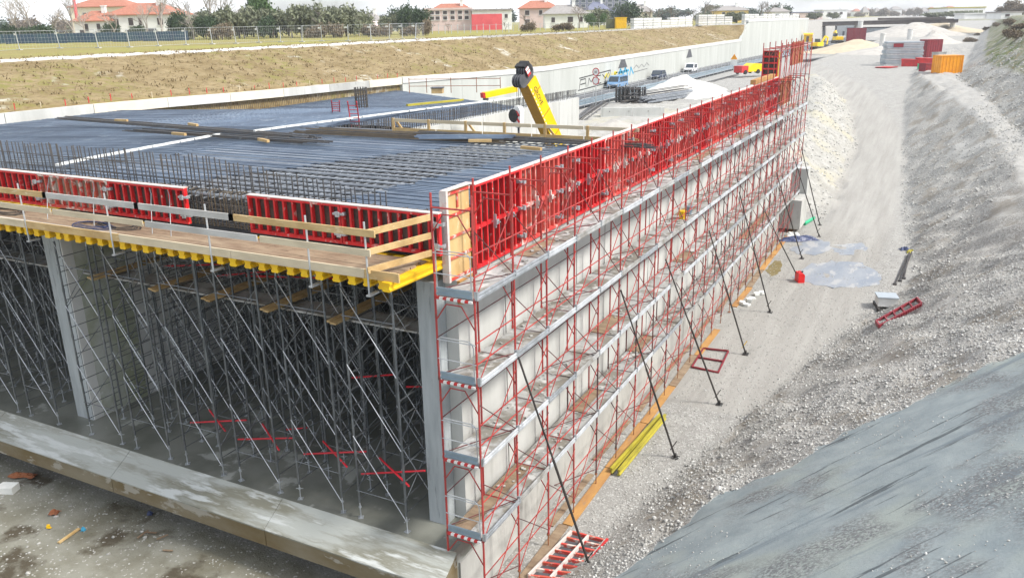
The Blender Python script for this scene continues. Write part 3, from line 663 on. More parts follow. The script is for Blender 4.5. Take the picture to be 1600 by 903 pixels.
# loose bundles of bars lying on the deck
def bundle(label, p0, p1, n, spread, r, m):
    mb = MB(); p0, p1 = Vector(p0), Vector(p1); d = (p1-p0); side = Vector((-d.y, d.x, 0)).normalized()
    for i in range(n):
        o = side*wob(spread)+Vector((0, 0, abs(wob(.10))+.03)); e = d*wob(.05); mb.tube(p0+o+e, p1+o*.8+e+side*wob(.08), r, 4)
    return tag(mb.build('rebar_bundle', m), label, 'rebar', kind='stuff')
bundle('dark bundle of loose bars across the far side of the deck', at(660, 211, Z=7.52), at(1010, 231, Z=7.52), 26, .55, .022, 'rebar_dark')
bundle('long dark bars lying from upstand towards the middle of the deck', at(105, 187, Z=7.0), at(470, 216, Z=7.5), 16, .35, .03, 'rebar_dark')
bundle('dark bars lying over the white joint strip', at(215, 205, Z=7.45), at(500, 224, Z=7.55), 14, .4, .022, 'rebar_dark')
bundle('long blue-grey bars lying beside the wooden guard rail', at(655, 217, Z=7.62), at(800, 216, Z=7.62), 10, .18, .035, 'rebar_sky_blue')
bundle('rusty bars strewn on the reinforcing mesh near the guard rail', at(480, 206, Z=7.5), at(800, 222, Z=7.5), 22, .8, .018, 'rebar_rust')
for k, (px, py) in enumerate([(280, 213), (302, 198), (412, 223), (190, 191), (750, 224), (830, 236)]):
    q = at(px, py, Z=7.5 if px > 250 else 7.3); a = random.uniform(-.4, .4)
    tag(MB().bar((-.42, 0, .05), (.42, 0, .05), .11, .10).build('timber_block', 'timber', loc=(q.x, q.y, q.z+.04)), 'short yellow timber offcut lying on the deck bars', 'timber', 'timber offcuts on the deck').rotation_euler = (0, 0, a)
# dark rebar cage column standing on the far deck, with red ladders leaning by it
q = at(566, 176, Z=6.75); cg = MB()
for i in range(14):
    a = 2*math.pi*i/14; cg.tube((.35*math.cos(a), .35*math.sin(a), 0), (.35*math.cos(a), .35*math.sin(a), 1.45), .035, 4)
for i in range(7):
    for j in range(14):
        a, b = 2*math.pi*j/14, 2*math.pi*(j+1)/14; cg.tube((.37*math.cos(a), .37*math.sin(a), .1+i*.2), (.37*math.cos(b), .37*math.sin(b), .1+i*.2), .02, 4)
tag(cg.build('rebar_cage', 'rebar_dark', loc=q), 'short round dark rebar cage standing on the far deck', 'rebar cage')
def ladder(label, p0, p1, wdt=.45):
    p0, p1 = Vector(p0), Vector(p1); t = thing('ladder', label, 'ladder', p0); d = p1-p0; s = Vector((1, .2, 0)).normalized()*wdt/2
    for sg in (-1, 1): MB().tube(s*sg, d+s*sg, .03, 5).build('rail', 'red_tube', t)
    n = max(4, int(d.length/.3))
    for i in range(1, n): MB().tube(d*(i/n)-s, d*(i/n)+s, .018, 4).build('rung', 'red_tube', t)
ladder('red ladder beside the rebar cage on the far deck', at(526, 188, Z=6.6), at(524, 158, Z=7.9))
ladder('taller red ladder leaning against the middle wall', at(556, 202, Z=6.9), at(550, 159, Z=8.35))
# wooden guard rail at the rear edge of the deck
gr_ = thing('wooden_guardrail', 'wooden guard rail of two boards along the rear of the deck', 'guard rail', (-6, 15, 7.45))
g0, g1 = at(614, 208, Z=7.45), at(1000, 227, Z=7.45)
def gl(t_, z): p_ = g0.lerp(g1, t_); return Vector((p_.x+6, p_.y-15, z))
for i in range(5):
    MB().bar(gl(i/5, .52), gl((i+1)/5-.005, .52), .04, .13).build('board', 'timber_pale', gr_)
    MB().bar(gl(i/5, .16), gl((i+1)/5-.005, .16), .04, .12).build('board', 'timber', gr_)
for i in range(7): MB().bar(gl(i/6.2+.004, -.15), gl(i/6.2+.005, .60), .09, .09).build('post', 'timber', gr_)
for i in (0, 2, 4): MB().bar(gl(i/6.2+.01, .5)+Vector((0, .1, 0)), gl(i/6.2+.06, -.1)+Vector((0, .1, 0)), .05, .08).build('brace', 'timber', gr_)
# ------------------------------------------------------------------ red formwork panels
def form_panel(label, length, height, m_frame, m_face, worn, midrail=None, nribs=9, clamps=True, depth=.12):
    """panel standing in its own XZ plane, ribs towards -Y; length along +X"""
    t = thing('formwork_panel', label, 'formwork panel', group='red formwork panels')
    MB().box((.02, depth-.002, .02), (length-.02, depth+.02, height-.02)).build('plywood_face', m_face, t)
    MB().box((.0, 0, 0), (length, depth, .08)).build('bottom_rail', m_frame, t)
    MB().box((.0, 0, height-.07), (length, depth, height-.012)).build('top_rail', m_frame, t)
    MB().box((-.002, -.01, height-.010), (length+.002, depth+.04, height+.012)).build('top_edge', 'panel_cap', t)
    for x_ in (0.002, length-.062): MB().box((x_, .003, .082), (x_+.06, depth-.004, height-.072)).build('side_rail', m_frame, t)
    rib = MB().box((0, .01, .084), (.055, depth-.006, height-.074)).mesh('rib', m_frame)
    for i in range(1, nribs): put('rib', rib, (length*i/nribs-.0275, 0, 0), parent=t)
    if midrail:
        for z_ in midrail: MB().box((.063, .02, z_-.05), (length-.063, depth-.02, z_+.05)).build('waler', m_frame, t)
    return t
clampm = MB().box((-.16, -.08, -.025), (.16, -.03, .025)).box((-.05, -.13, -.06), (.05, -.08, .06)).box((-.14, -.03, -.04), (-.09, .06, .04)).box((.09, -.03, -.04), (.14, .06, .04)).mesh('clamp', 'galvanised')
def place(t, loc, rz): t.location = loc; t.rotation_euler = (0, 0, rz); return t
FR = [(-24.8, -21.72, 'panel_red', 'panel_face', 'clean red panel of the front row, third beyond the column'), (-21.7, -18.62, 'panel_red_faded', 'panel_face', 'faded red panel of the front row, second beyond the column'), (-18.6, -15.52, 'panel_red', 'panel_face', 'clean red panel of the front row above the column'), (-15.5, -12.38, 'panel_red_worn', 'panel_face_worn', 'worn red panel with brown plywood in the front row'),
      (-12.36, -9.32, 'panel_red', 'panel_face', 'clean red panel before the gap in the front row'), (-7.06, -4.1, 'panel_red', 'panel_face', 'red panel beside the gap in the front row, black plywood'),
      (-4.08, -1.32, 'panel_red', 'panel_face', 'red panel of the front row meeting the corner scaffold')]
for i, (a, b, mf, mp_, lab) in enumerate(FR):
    t = place(form_panel(lab, b-a, .98, mf, mp_, 0, nribs=10), (a, .75, 6.65), 0)
    for z_ in (.25, .75): put('clamp', clampm, (b-a, 0, z_), parent=t)
# worn end plates of the fourth panel joint
y_ = 1.02
t = thing('formwork_panel', 'end panel of pale yellow plywood in a pinkish frame at the deck corner', 'formwork panel', (-1.3, 1.02, 5.95), rad(90), 'red formwork panels')
MB().box((.05, .02, .0), (1.10, .06, 2.1)).build('plywood_face', 'plywood_yellow', t)
for z_ in (0, .5, 1.0, 1.5, 2.02): MB().box((.05, -.02, z_), (1.10, .018, z_+.06)).build('rail', 'panel_red_worn', t)
MB().box((-.04, -.06, 0), (.045, .12, 2.13)).build('end_post', 'panel_cap', t); MB().box((-.04, -.06, 2.132), (1.12, .10, 2.16)).build('top_edge', 'panel_cap', t)
MB().box((.5, -.018, 1.68), (.56, .018, 2.0)).build('hanger', 'panel_red_worn', t)
y_ = 2.16; k = 0
lab = {'c': 'clean bright red panel of the long side row', 'w': 'worn red panel with concrete-stained ribs in the long side row'}
while y_ < 39.6:
    L_ = 2.4 if k % 5 != 2 else 1.2
    worn = k in (1, 2, 4, 5, 7, 8, 10, 11, 13, 14, 15)
    t = form_panel('%s red side panel, %s from the yellow plywood end panel' % ('worn' if worn else 'clean', ORD[k]), L_, 2.08, ('panel_red_worn', 'panel_red_pink', 'panel_red_faded')[k % 3] if worn else 'panel_red', 'panel_face_worn' if worn else 'panel_face', 0, midrail=(1.02,), nribs=8 if L_ > 2 else 4)
    place(t, (-1.18, y_, 5.97), rad(90))
    for z_ in (.3, 1.05, 1.75): put('clamp', clampm, (L_, 0, z_), parent=t)
    for x_ in (.35*L_, .7*L_):
        tie = MB().tube((x_, -.22, 1.02), (x_, .1, 1.02), .018, 5).box((x_-.06, -.15, .96), (x_+.06, -.12, 1.08)).box((x_-.02, -.10, .86), (x_+.02, -.03, 1.20))
        tie.build('tie_plate', 'panel_cap' if k % 3 else 'galvanised', t)
    y_ += L_+.012; k += 1
# orange beam on the panel row and the tall end panel at its far end
tag(MB().box((-1.45, 33.5, 8.09), (-1.15, 39.2, 8.33)).build('edge_beam', 'timber_orange'), 'orange timber beam lying on the far end of the panel row', 'timber')
t = place(form_panel('dark upright formwork panel with red rails at the far end', .95, 1.9, 'panel_red', 'panel_face', 0, midrail=(.40, .78, 1.14, 1.52), nribs=1), (-2.25, 40.6, 7.75), 0)
MB().box((.97, .0, .1), (1.02, .1, 1.8)).build('yellow_strip', 'beam_yellow', t)
tag(MB().box((-1.2, 41.0, 6.2), (-1.05, 44.8, 7.9)).box((-1.05, 41.3, 6.4), (-.98, 41.45, 7.7)).box((-1.05, 43.9, 6.4), (-.98, 44.05, 7.7)).build('formwork_panel', 'rust'), 'rusty brown steel panel behind the far scaffold', 'formwork panel')
tag(MB().box((-1.3, 45.0, 9.4), (-1.2, 49.8, 10.9)).box((-1.2, 46, 9.5), (-1.13, 46.12, 10.8)).box((-1.2, 48, 9.5), (-1.13, 48.12, 10.8)).build('formwork_panel', 'rust'), 'upper rusty panel inside the far scaffold tower', 'formwork panel').location = (0, 0, -.9)

# ------------------------------------------------------------------ outer scaffold, 1.8 m bays, 2 m lifts
SC = thing('scaffold', 'red tube scaffold with galvanised decks along the concrete side wall', 'scaffold', (0, 0, ZG))
def scp(name, me, loc, rot=(0, 0, 0)): return put(name, me, (loc[0], loc[1], loc[2]-ZG), rot, SC)
NB, B = 25, 1.8
def frame_mesh(m, top=2.0):
    mb = MB()
    for x_ in (-1.0, 0): mb.tube((x_, 0, 0), (x_, 0, top), .026, 6)
    mb.tube((-1.0, 0, 1.965), (0, 0, 1.965), .022, 6)
    mb.path([(-1.0, 0, 1.42), (-.72, 0, 1.83), (-.34, 0, 1.83), (0, 0, 1.30)], .016, 5)
    for x_ in (-1.0, 0):
        for z_ in (.35, .9, 1.5): mb.tube((x_, -.035, z_), (x_, .035, z_), .018, 4)
        mb.tube((x_, 0, -.02), (x_, 0, .06), .032, 6)
    return mb.mesh('frame', m)
fr, frd, frt = frame_mesh('scaffold_red'), frame_mesh('scaffold_dark'), frame_mesh('scaffold_red', 2.28)
deck = MB().box((-.96, .03, -.06), (-.505, 1.77, 0)).mesh('deck_plank', 'galv_deck'); deckw = deck.copy(); deckw.materials[0] = MATS['timber_brown']; deck2 = MB().box((-.495, .03, -.06), (-.04, 1.77, .002)).mesh('deck_plank', 'galv_deck')
toe = MB().box((.035, .02, .0), (.05, 1.78, .17)).box((.05, .02, .03), (.066, 1.78, .075)).box((.05, .02, .115), (.066, 1.78, .15)).mesh('toe_board', 'toe_steel'); toe2 = toe.copy(); toe2.materials[0] = MATS['toe_dirty']; toe3 = toe.copy(); toe3.materials[0] = MATS['galvanised']
grl = MB().tube((.0, 0, 0), (.0, 1.8, 0), .016, 5).mesh('guard_rail', 'scaffold_red')
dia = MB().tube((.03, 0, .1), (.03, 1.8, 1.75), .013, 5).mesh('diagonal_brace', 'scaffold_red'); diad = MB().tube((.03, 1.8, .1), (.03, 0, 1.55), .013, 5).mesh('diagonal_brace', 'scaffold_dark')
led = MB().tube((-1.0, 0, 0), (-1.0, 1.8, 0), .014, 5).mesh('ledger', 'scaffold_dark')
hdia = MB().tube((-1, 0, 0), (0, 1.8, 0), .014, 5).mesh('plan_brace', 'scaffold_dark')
jack = MB().tube((0, 0, 0), (0, 0, .46), .017, 6).box((-.07, -.07, 0), (.07, .07, .012)).tube((0, 0, .38), (0, 0, .43), .045, 6).mesh('base_jack', 'rust')
stop = MB().box((-.008, -.03, .02), (.075, .03, .22)).mesh('board_clip', 'galvanised')
for k in range(NB+1):
    for j in range(6 if k >= 19 else 5):
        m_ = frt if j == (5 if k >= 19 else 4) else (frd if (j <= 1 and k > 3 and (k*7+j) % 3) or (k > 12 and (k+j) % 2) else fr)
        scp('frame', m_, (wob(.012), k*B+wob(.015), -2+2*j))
    for x_ in (-1, 0): scp('base_jack', jack, (x_, k*B, ZG))
for k in range(NB):
    y_ = k*B
    for j in range(4):
        scp('deck_plank', deckw if random.random() < .16 else deck, (0, y_, 2*j+wob(.006))); scp('deck_plank', deck2, (0, y_, 2*j+wob(.006)))
        scp('toe_board', random.choice((toe, toe, toe2, toe3)), (wob(.006), y_, 2*j+wob(.008))); scp('board_clip', stop, (0, y_, 2*j))
    for j in range(5):
        z_ = -2+2*j
        for h_ in (.52, 1.02): scp('guard_rail', grl, (.0, y_, z_+h_))
        scp('diagonal_brace', dia, (0, y_, z_))
        if (k+j) % 3: scp('diagonal_brace', diad, (-.02, y_, z_))
        if k % 3 == 0: scp('plan_brace', hdia, (0, y_, z_+.12))
    if k >= 19: scp('guard_rail', grl, (0, y_, 9.9)); scp('guard_rail', grl, (-1, y_, 9.9)); scp('diagonal_brace', dia, (0, y_, 8))
    for z_ in (-1.2, 1.0, 3.0, 5.0): scp('ledger', led, (0, y_, z_+wob(.03)))
# front ends: loop guards, toe boards, striped bars
lg = MB()
def loop(z0, z1, x0=-.93, x1=-.07, r=.12):
    p = [(x0, 0, z0), (x0, 0, z1-.0), (x0+.03, 0, z1+.02), (x1-r, 0, z1+.02), (x1-.03, 0, z1-.03), (x1, 0, z1-r), (x1, 0, z0)]
    return p
lg.path(loop(.05, 1.02), .013, 6); lg.tube((-1.0, 0, .98), (0, 0, .98), .012, 5); lg.tube((-1.0, 0, .52), (0, 0, .52), .012, 5)
lgm = lg.mesh('end_guard', 'fence_steel')
etb = MB().box((-.95, -.02, .03), (-.05, -.005, .22)).box((-.95, -.035, .05), (-.05, -.02, .09)).box((-.95, -.035, .17), (-.05, -.02, .21)).mesh('end_toe_board', 'guard_blue')
wb = MB()
for i in range(10): wb.box((-.96+i*.092, -.03, -.055), (-.96+(i+1)*.092, .03, -.003), i % 2)
wbm = wb.mesh('warning_bar', ['red_paint', 'white'])
for j in range(4):
    scp('end_guard', lgm, (0, -.03, 2*j)); scp('end_toe_board', etb, (0, -.02, 2*j)); scp('warning_bar', wbm, (0, -.045, 2*j))
# debris lying on decks
mb = MB()
for i in range(240):
    j = random.randrange(4); k = random.choice([1, 2, 2, 3, 5, 6, 9, 10, 14, 18]); s_ = random.uniform(.03, .09)
    mb.obox((random.uniform(-.9, -.1), k*B+random.uniform(.1, 1.7), 2*j+.03), (s_, s_*random.uniform(.5, 1.5), s_*.4), Matrix.Rotation(random.random()*3, 3, 'Z'))
tag(mb.build('concrete_rubble', 'concrete'), 'grey concrete crumbs lying on the scaffold decks', 'rubble', kind='stuff')
for (px, py, m_, lab) in ((1066, 340, 'beam_yellow', 'yellow bucket standing on a scaffold deck'), (1076, 336, 'guard_blue', 'pale blue bucket standing on a scaffold deck')):
    q = at(px, py, X=-.45); q.z = 4.0
    MBk = MB().tube((0, 0, .003), (0, 0, .32), .12, 10, r1=.15).tube((0, 0, .30), (0, 0, .335), .165, 10).path([(-.15, 0, .31), (-.1, 0, .43), (.1, 0, .43), (.15, 0, .31)], .008, 4)
    tag(MBk.build('bucket', m_, loc=q), lab, 'bucket')
# shutter boards under the front deck
tag(MB().box((-1.24, 1.3, 5.35), (-1.16, 2.05, 5.92)).box((-1.16, 1.3, 5.35), (-1.13, 2.05, 5.42)).build('shutter_board', 'timber_orange'), 'orange-brown shutter board under the corner end panel', 'board')

# sole boards under the outer standards
for k in range(13):
    b0 = 1.2+k*3.55
    if k == 6: continue
    o = MB().box((-.15, 0, .0), (.15, 3.5, .045)).build('sole_board', 'timber_orange' if k % 4 else 'timber_brown', loc=(.03+wob(.05), b0, ZG+.003))
    o.rotation_euler = (0, 0, wob(.02)); tag(o, 'orange timber sole board under the scaffold, %s from its corner' % ORD[k], 'board', 'sole boards along the scaffold')
for k in range(9):
    o = MB().box((-.10, 0, .0), (.10, 3.2, .04)).build('sole_board', 'timber_brown', loc=(-.5+wob(.2), 4.5+k*4.1, ZG+.002)); o.rotation_euler = (0, 0, wob(.04))
    tag(o, 'brown plank inside the scaffold foot, %s from its corner' % ORD[k], 'board', 'planks inside the scaffold foot')

# raking struts
for k, (fx, fy, tx, ty) in enumerate([(924, 893, 810, 558), (1055, 715, 970, 453), (1124, 632, 1040, 405), (1165, 553, 1108, 360), (1203, 488, 1155, 300), (1250, 440, 1195, 330), (1253, 404, 1213, 270), (1280, 370, 1240, 245), (1281, 352, 1252, 230)]):
    f_ = at(fx, fy, Z=ZG); f_.x = max(1.5, f_.x); tp = at(tx, ty, X=.12)
    st = thing('raking_strut', 'dark raking strut on the gravel, %s from the corner of the scaffold' % ORD[k], 'strut', f_, group='raking struts along the scaffold')
    d = tp-f_; L_ = d.length
    MB().tube((0, 0, .02), d*.55, .035, 7).build('outer_tube', 'strut', st); MB().tube(d*.5, d, .026, 7).build('inner_tube', 'strut', st)
    MB().box((-.12, -.16, -.03), (.12, .16, .02)).box((-.03, -.05, .02), (.03, .05, .16)).build('foot_plate', 'strut', st)
    MB().tube(d*.03+Vector((-.12, 0, .1)), d*.03+Vector((.06, .1, .42)), .018, 5).build('adjuster_handle', 'beam_yellow' if k == 3 else 'strut', st)

# ------------------------------------------------------------------ shoring towers under the deck
HT = 6.05-ZF
def tower_meshes():
    M_ = {}
    leg = MB()
    for s_ in range(4):
        z0, z1 = .45+s_*(HT-.75)/4, .45+(s_+1)*(HT-.75)/4
        leg.tube((0, 0, z0), (0, 0, z1-.02), .030, 6); leg.tube((0, 0, z1-.08), (0, 0, z1+.03), .037, 6)
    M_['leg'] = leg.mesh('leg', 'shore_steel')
    M_['base_jack'] = MB().tube((0, 0, 0), (0, 0, .5), .018, 6).box((-.07, -.07, 0), (.07, .07, .012)).tube((0, 0, .30), (0, 0, .34), .04, 6).tube((-.1, 0, .32), (.1, 0, .32), .012, 4).mesh('base_jack', 'galvanised')
    M_['fork_head'] = MB().tube((0, 0, HT-.35), (0, 0, HT-.02), .018, 6).box((-.08, -.1, HT-.02), (.08, .1, HT)).mesh('fork_head', 'galvanised')
    lad = MB()
    n = 13
    for i in range(n): lad.tube((0, .03, .55+i*.44), (0, 1.17, .55+i*.44), .013, 5)
    M_['ladder_frame'] = lad.mesh('ladder_frame', 'shore_steel')
    br = MB()
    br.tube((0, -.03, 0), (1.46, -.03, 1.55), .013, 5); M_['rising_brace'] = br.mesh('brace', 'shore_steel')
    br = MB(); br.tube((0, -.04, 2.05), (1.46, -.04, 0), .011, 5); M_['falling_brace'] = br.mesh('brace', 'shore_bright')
    br = MB(); br.tube((-.05, -.02, 0), (1.51, -.02, 0), .014, 5); M_['ledger'] = br.mesh('ledger', 'shore_steel')
    br = MB(); br.tube((0, .02, .0), (0, 1.2, .95), .012, 5); M_['side_brace'] = br.mesh('brace', 'shore_steel')
    return M_
TM = tower_meshes()
def tower(x0, y0, front, lab, grp):
    t = thing('shoring_tower', lab, 'shoring tower', (x0, y0, ZF), group=grp)
    for dx in (0, 1.46):
        for dy in (0, 1.2):
            put('leg', TM['leg'], (dx, dy, 0), parent=t); put('base_jack', TM['base_jack'], (dx, dy, .003), (0, 0, random.random()*3), t); put('fork_head', TM['fork_head'], (dx, dy, 0), parent=t)
        put('ladder_frame', TM['ladder_frame'], (dx, 0, 0), parent=t)
        for s_ in range(3): put('side_brace', TM['side_brace'], (dx, 0, .9+s_*1.7), parent=t)
    for dy in (0, 1.24):
        for s_ in range(3):
            z_ = .35+s_*1.95
            put('brace', TM['falling_brace'], (0, dy, z_), parent=t)
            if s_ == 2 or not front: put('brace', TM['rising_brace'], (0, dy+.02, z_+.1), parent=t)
        put('ledger', TM['ledger'], (0, dy, HT-1.0), parent=t)
        if front: put('ledger', TM['ledger'], (0, dy, 1.1+wob(.3)), parent=t)
    return t
XR = [-14.45, -12.33, -10.16, -8.02, -5.84, -3.80]; XL = [-17.52, -19.65, -21.8, -23.95]
YR = [.2, 2.1, 4.0, 5.9, 7.8, 9.7, 11.6]
for r_, y_ in enumerate(YR):
    for i_, x_ in enumerate(XR): tower(x_, y_, r_ == 0, ('front shoring tower, %s from the corner pier' % ORD[5-i_]) if r_ == 0 else ('shoring tower %s behind the front row, %s from the corner pier' % (ORD[r_-1], ORD[5-i_])), 'shoring towers of the front row' if r_ == 0 else 'shoring towers behind the front row')
    if r_ < 5:
        for i_, x_ in enumerate(XL): tower(x_, y_, r_ == 0, ('front shoring tower beyond the column, %s from it' % ORD[i_]) if r_ == 0 else ('shoring tower beyond the column, %s row behind, %s from it' % (ORD[r_-1], ORD[i_])), 'shoring towers beyond the column, front' if r_ == 0 else 'shoring towers beyond the column, behind')
# main beams on the fork heads
for n_, y_ in enumerate(YR):
    for dy in (0, 1.2):
        tag(MB().box((-15.2, y_+dy-.04, 6.055), (-2.15, y_+dy+.04, 6.25)).build('main_beam', 'dark_grey'), 'dark carrier beam over the %s line of shoring legs' % ORD[2*n_+(dy > 0)], 'beam', 'carrier beams under the deck')
# yellow cross beams projecting at the front
def hbeam(L_):
    mb = MB(); mb.box((-.045, 0, 0), (.045, L_, .045)); mb.box((-.018, .0, .045), (.018, L_, .165)); mb.box((-.045, 0, .165), (.045, L_, .21)); return mb
hb = MB(); hb.prism([(-.09, 0), (.09, 0), (.11, .03), (.11, .06), (.085, .075), (.085, .14), (.11, .155), (.11, .21), (-.11, .21), (-.11, .155), (-.085, .14), (-.085, .075), (-.11, .06), (-.11, .03)], 0, 3.9, 'y')
hbm = hb.mesh('formwork_beam', 'beam_yellow')
x_ = -25.72; nb_ = int(24.12/.435)
while x_ < -1.6:
    nb_ -= 1; o = put('formwork_beam', hbm, (x_+wob(.03), -.80+wob(.03), 6.262), (0, 0, wob(.01))); tag(o, 'yellow beam end under the front walkway, %s from the corner pier' % ORD[max(0, nb_)+1], 'beam', 'yellow beam ends under the walkway'); x_ += .435
tag(put('formwork_beam', hbm, (-1.62, -.95, 6.27), (0, 0, rad(-3))), 'last yellow formwork beam beside the corner pier, seen from its side', 'beam')
# inner cross beams over the shoring
for n_, x_ in enumerate(np.arange(-14.9, -2.2, .55)):
    tag(put('formwork_beam', hbm, (x_, 3.2, 6.262), scale=(1, 2.6, 1)), 'yellow beam running back under the dark soffit, %s from the column' % ORD[n_], 'beam', 'yellow beams under the soffit')
# walkway at the front
wk = thing('front_walkway', 'timber walkway with worn brown boards in front of the red panels', 'walkway', (-10, 0, 6.475))
for r_ in range(7):
    x_ = -25.6-.3*r_
    while x_ < -1.75:
        L_ = 3.0+wob(.4); x2 = min(x_+L_, -1.7+wob(.05)); ya = -.80+r_*.215
        MB().box((x_+10+.006, ya+.006, wob(.006)), (x2+10-.006, ya+.209, .055+wob(.004))).build('board', 'timber_brown' if (r_ > 1 or x_ > -12) else 'timber_grey', wk); x_ = x2
x_ = -25.7; k = 0
while x_ < -1.8:
    x2 = min(x_+3.9, -1.35); MB().box((x_+10, -.85, .0), (x2+10, -.805, .20)).build('fascia_board', 'timber_pale' if k % 3 else 'timber', wk); x_ = x2+.01; k += 1
rail = thing('walkway_guardrail', 'guard rail of pale boards on steel posts along the front walkway', 'guard rail', (-10, -.9, 6.475))
def seg_board(ps, z, mats):
    for i, (a, b) in enumerate(zip(ps[:-1], ps[1:])): MB().box((a+10, -.02, z), (b+10+.15, .02, z+.155)).build('board', mats[i % len(mats)], rail)
seg_board([-25.6, -20.5, -16.5, -12.8, -9.2, -6.0, -2.0], .95, ['timber_pale', 'timber_pale', 'timber', 'timber_grey', 'timber_grey', 'timber'])
for i, (a, b) in enumerate([(-25.6, -20.6), (-20.5, -16.0), (-15.9, -12.6), (-12.5, -9.0), (-8.9, -5.2), (-5.1, -2.0)]): MB().box((a+10, -.022, .52), (b+10, .018, .67)).build('board', ['timber_pale', 'timber_pale', 'timber_pale', 'timber_pale', 'timber_grey', 'timber_pale'][i], rail)
for x_ in (-24.9, -21.6, -18.2, -13.9, -10.35, -6.8, -3.75, -2.15): MB().tube((x_+10, .05, -.38), (x_+10, .05, 1.25), .022, 6).box((x_+10-.05, .0, -.40), (x_+10+.05, .35, -.36)).build('post', 'fence_steel', rail)
# return rail towards the panels
for z_ in (.20, .60, 1.02): MB().bar((7.9, -.0, z_), (8.55, 1.55, z_+.08), .04, .14).build('board', 'timber', rail)
MB().tube((8.55, 1.6, -.1), (8.55, 1.6, 1.2), .025, 6).build('post', 'fence_steel', rail)
# shelf of grey boards with timber planks poking out
sh = thing('shoring_shelf', 'grey steel board shelf running through the shoring below the deck', 'shelf', (-10, 1.9, 4.4))
for r_ in range(2):
    for a, b in ((-22, -16.2), (-15.1, -11.4), (-11.4, -8.0), (-8.0, -4.9), (-4.9, -2.15)):
        MB().box((a+10+.01, -.55+r_*.42, -.02-.01*r_), (b+10-.01, -.15+r_*.42, .03-.01*r_)).build('board', 'galv_deck', sh)
for n_, (x_, a) in enumerate(((-14.2, -.25), (-11.5, -.3), (-9.35, -.28), (-7.2, -.22), (-4.95, -.2))):
    for dx in (0, .24):
        o = MB().box((-.10, -.1, 0), (.10, 3.4, .045)).build('timber_plank', 'timber', loc=(x_+dx, 1.02-dx*.3, 4.45)); o.rotation_euler = (rad(1.5), 0, a*.35)
        tag(o, 'yellow plank across the grey shelf, in the %s pair from the column' % ORD[n_], 'plank', 'planks on the shoring shelf')
# red tubes crossed low between the front towers
for px, py, px2, py2, qx, qy, qx2, qy2 in ((298, 660, 385, 656, 327, 640, 352, 673), (372, 686, 460, 684, 410, 662, 436, 703), (475, 709, 572, 705, 505, 689, 542, 729), (565, 740, 664, 735, 593, 715, 639, 759)):
    t = thing('crossed_tubes', 'pair of red tubes crossed low between the front shoring legs', 'tubes', at((px+px2)/2, py+3, Y=.75), group='red crossed tubes in the shoring')
    o = t.location.copy()
    a, b = at(px, py, Y=.75), at(px2, py2, Y=.75); MB().tube(a-o, b-o, .026, 6).build('tube', 'red_tube', t)
    a, b = at(qx, qy, Y=1.1), at(qx2, qy2, Y=.35); MB().tube(a-o, b-o, .026, 6).build('tube', 'red_tube', t)
for px, py, px2, py2 in ((255, 416, 345, 413), (340, 431, 420, 424), (445, 671, 480, 668), (550, 590, 615, 585), (635, 604, 660, 604), (385, 431, 560, 436), (470, 523, 486, 524)):
    a, b = at(px, py, Y=2.2), at(px2, py2, Y=2.2)
    if (b-a).length > .5: tag(MB().tube((0, 0, 0), b-a, .024, 6).tube((b-a)*.1, (b-a)*.16, .034, 6).build('red_tube', 'red_tube', loc=a), 'short red tube clamped between shoring towers', 'tube', 'red tubes in the shoring')

bk = thing('added_dark_backing', 'added dark sheets keeping light out of the cell behind the shoring', 'light block', (-8.6, 13.75, ZF))  # added backing: stops rear daylight so the shoring stands against black
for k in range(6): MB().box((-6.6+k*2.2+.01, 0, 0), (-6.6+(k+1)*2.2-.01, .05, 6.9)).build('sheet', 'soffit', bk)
bk = thing('added_dark_backing', 'added dark sheets keeping light out of the cell beyond the column', 'light block', (-28.8, 10.5, ZF))  # same added backing, darkens the cell beyond the column
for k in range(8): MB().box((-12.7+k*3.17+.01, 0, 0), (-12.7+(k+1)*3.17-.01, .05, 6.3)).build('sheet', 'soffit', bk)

# cable coils and a steel bracket left on the walkway
for k, (cx_, cy_, m_) in enumerate(((-12.0, -.15, 'tarp_blue'), (-11.3, .1, 'black'), (-16.2, .0, 'black'))):
    mb = MB()
    for j in range(4):
        r0 = .55-.05*j; pts = [(cx_+r0*1.5*math.cos(a)+wob(.03), cy_+r0*.55*math.sin(a)+wob(.03), 6.555+.02*j) for a in np.linspace(0, 6.28, 18)]
        mb.path(pts, .011, 5)
    tag(mb.build('cable_coil', m_), ['dark blue hose coil lying on the front walkway', 'black cable coil beside the blue hose on the walkway', 'black cable coil on the walkway beyond the column'][k], 'cable')
for k, x_ in enumerate((-14.9, -12.9, -10.6, -9.9)):
    MBk = MB().path([(x_, .72, 7.55), (x_+.5, .35, 7.5), (x_+.75, .1, 7.3), (x_+1.0, -.2, 6.58)], .011, 5)
    tag(MBk.build('panel_prop', 'shore_steel'), 'thin bent steel prop from the front panels to the walkway, %s beyond the gap' % ORD[3-k], 'prop', 'props of the front panels')
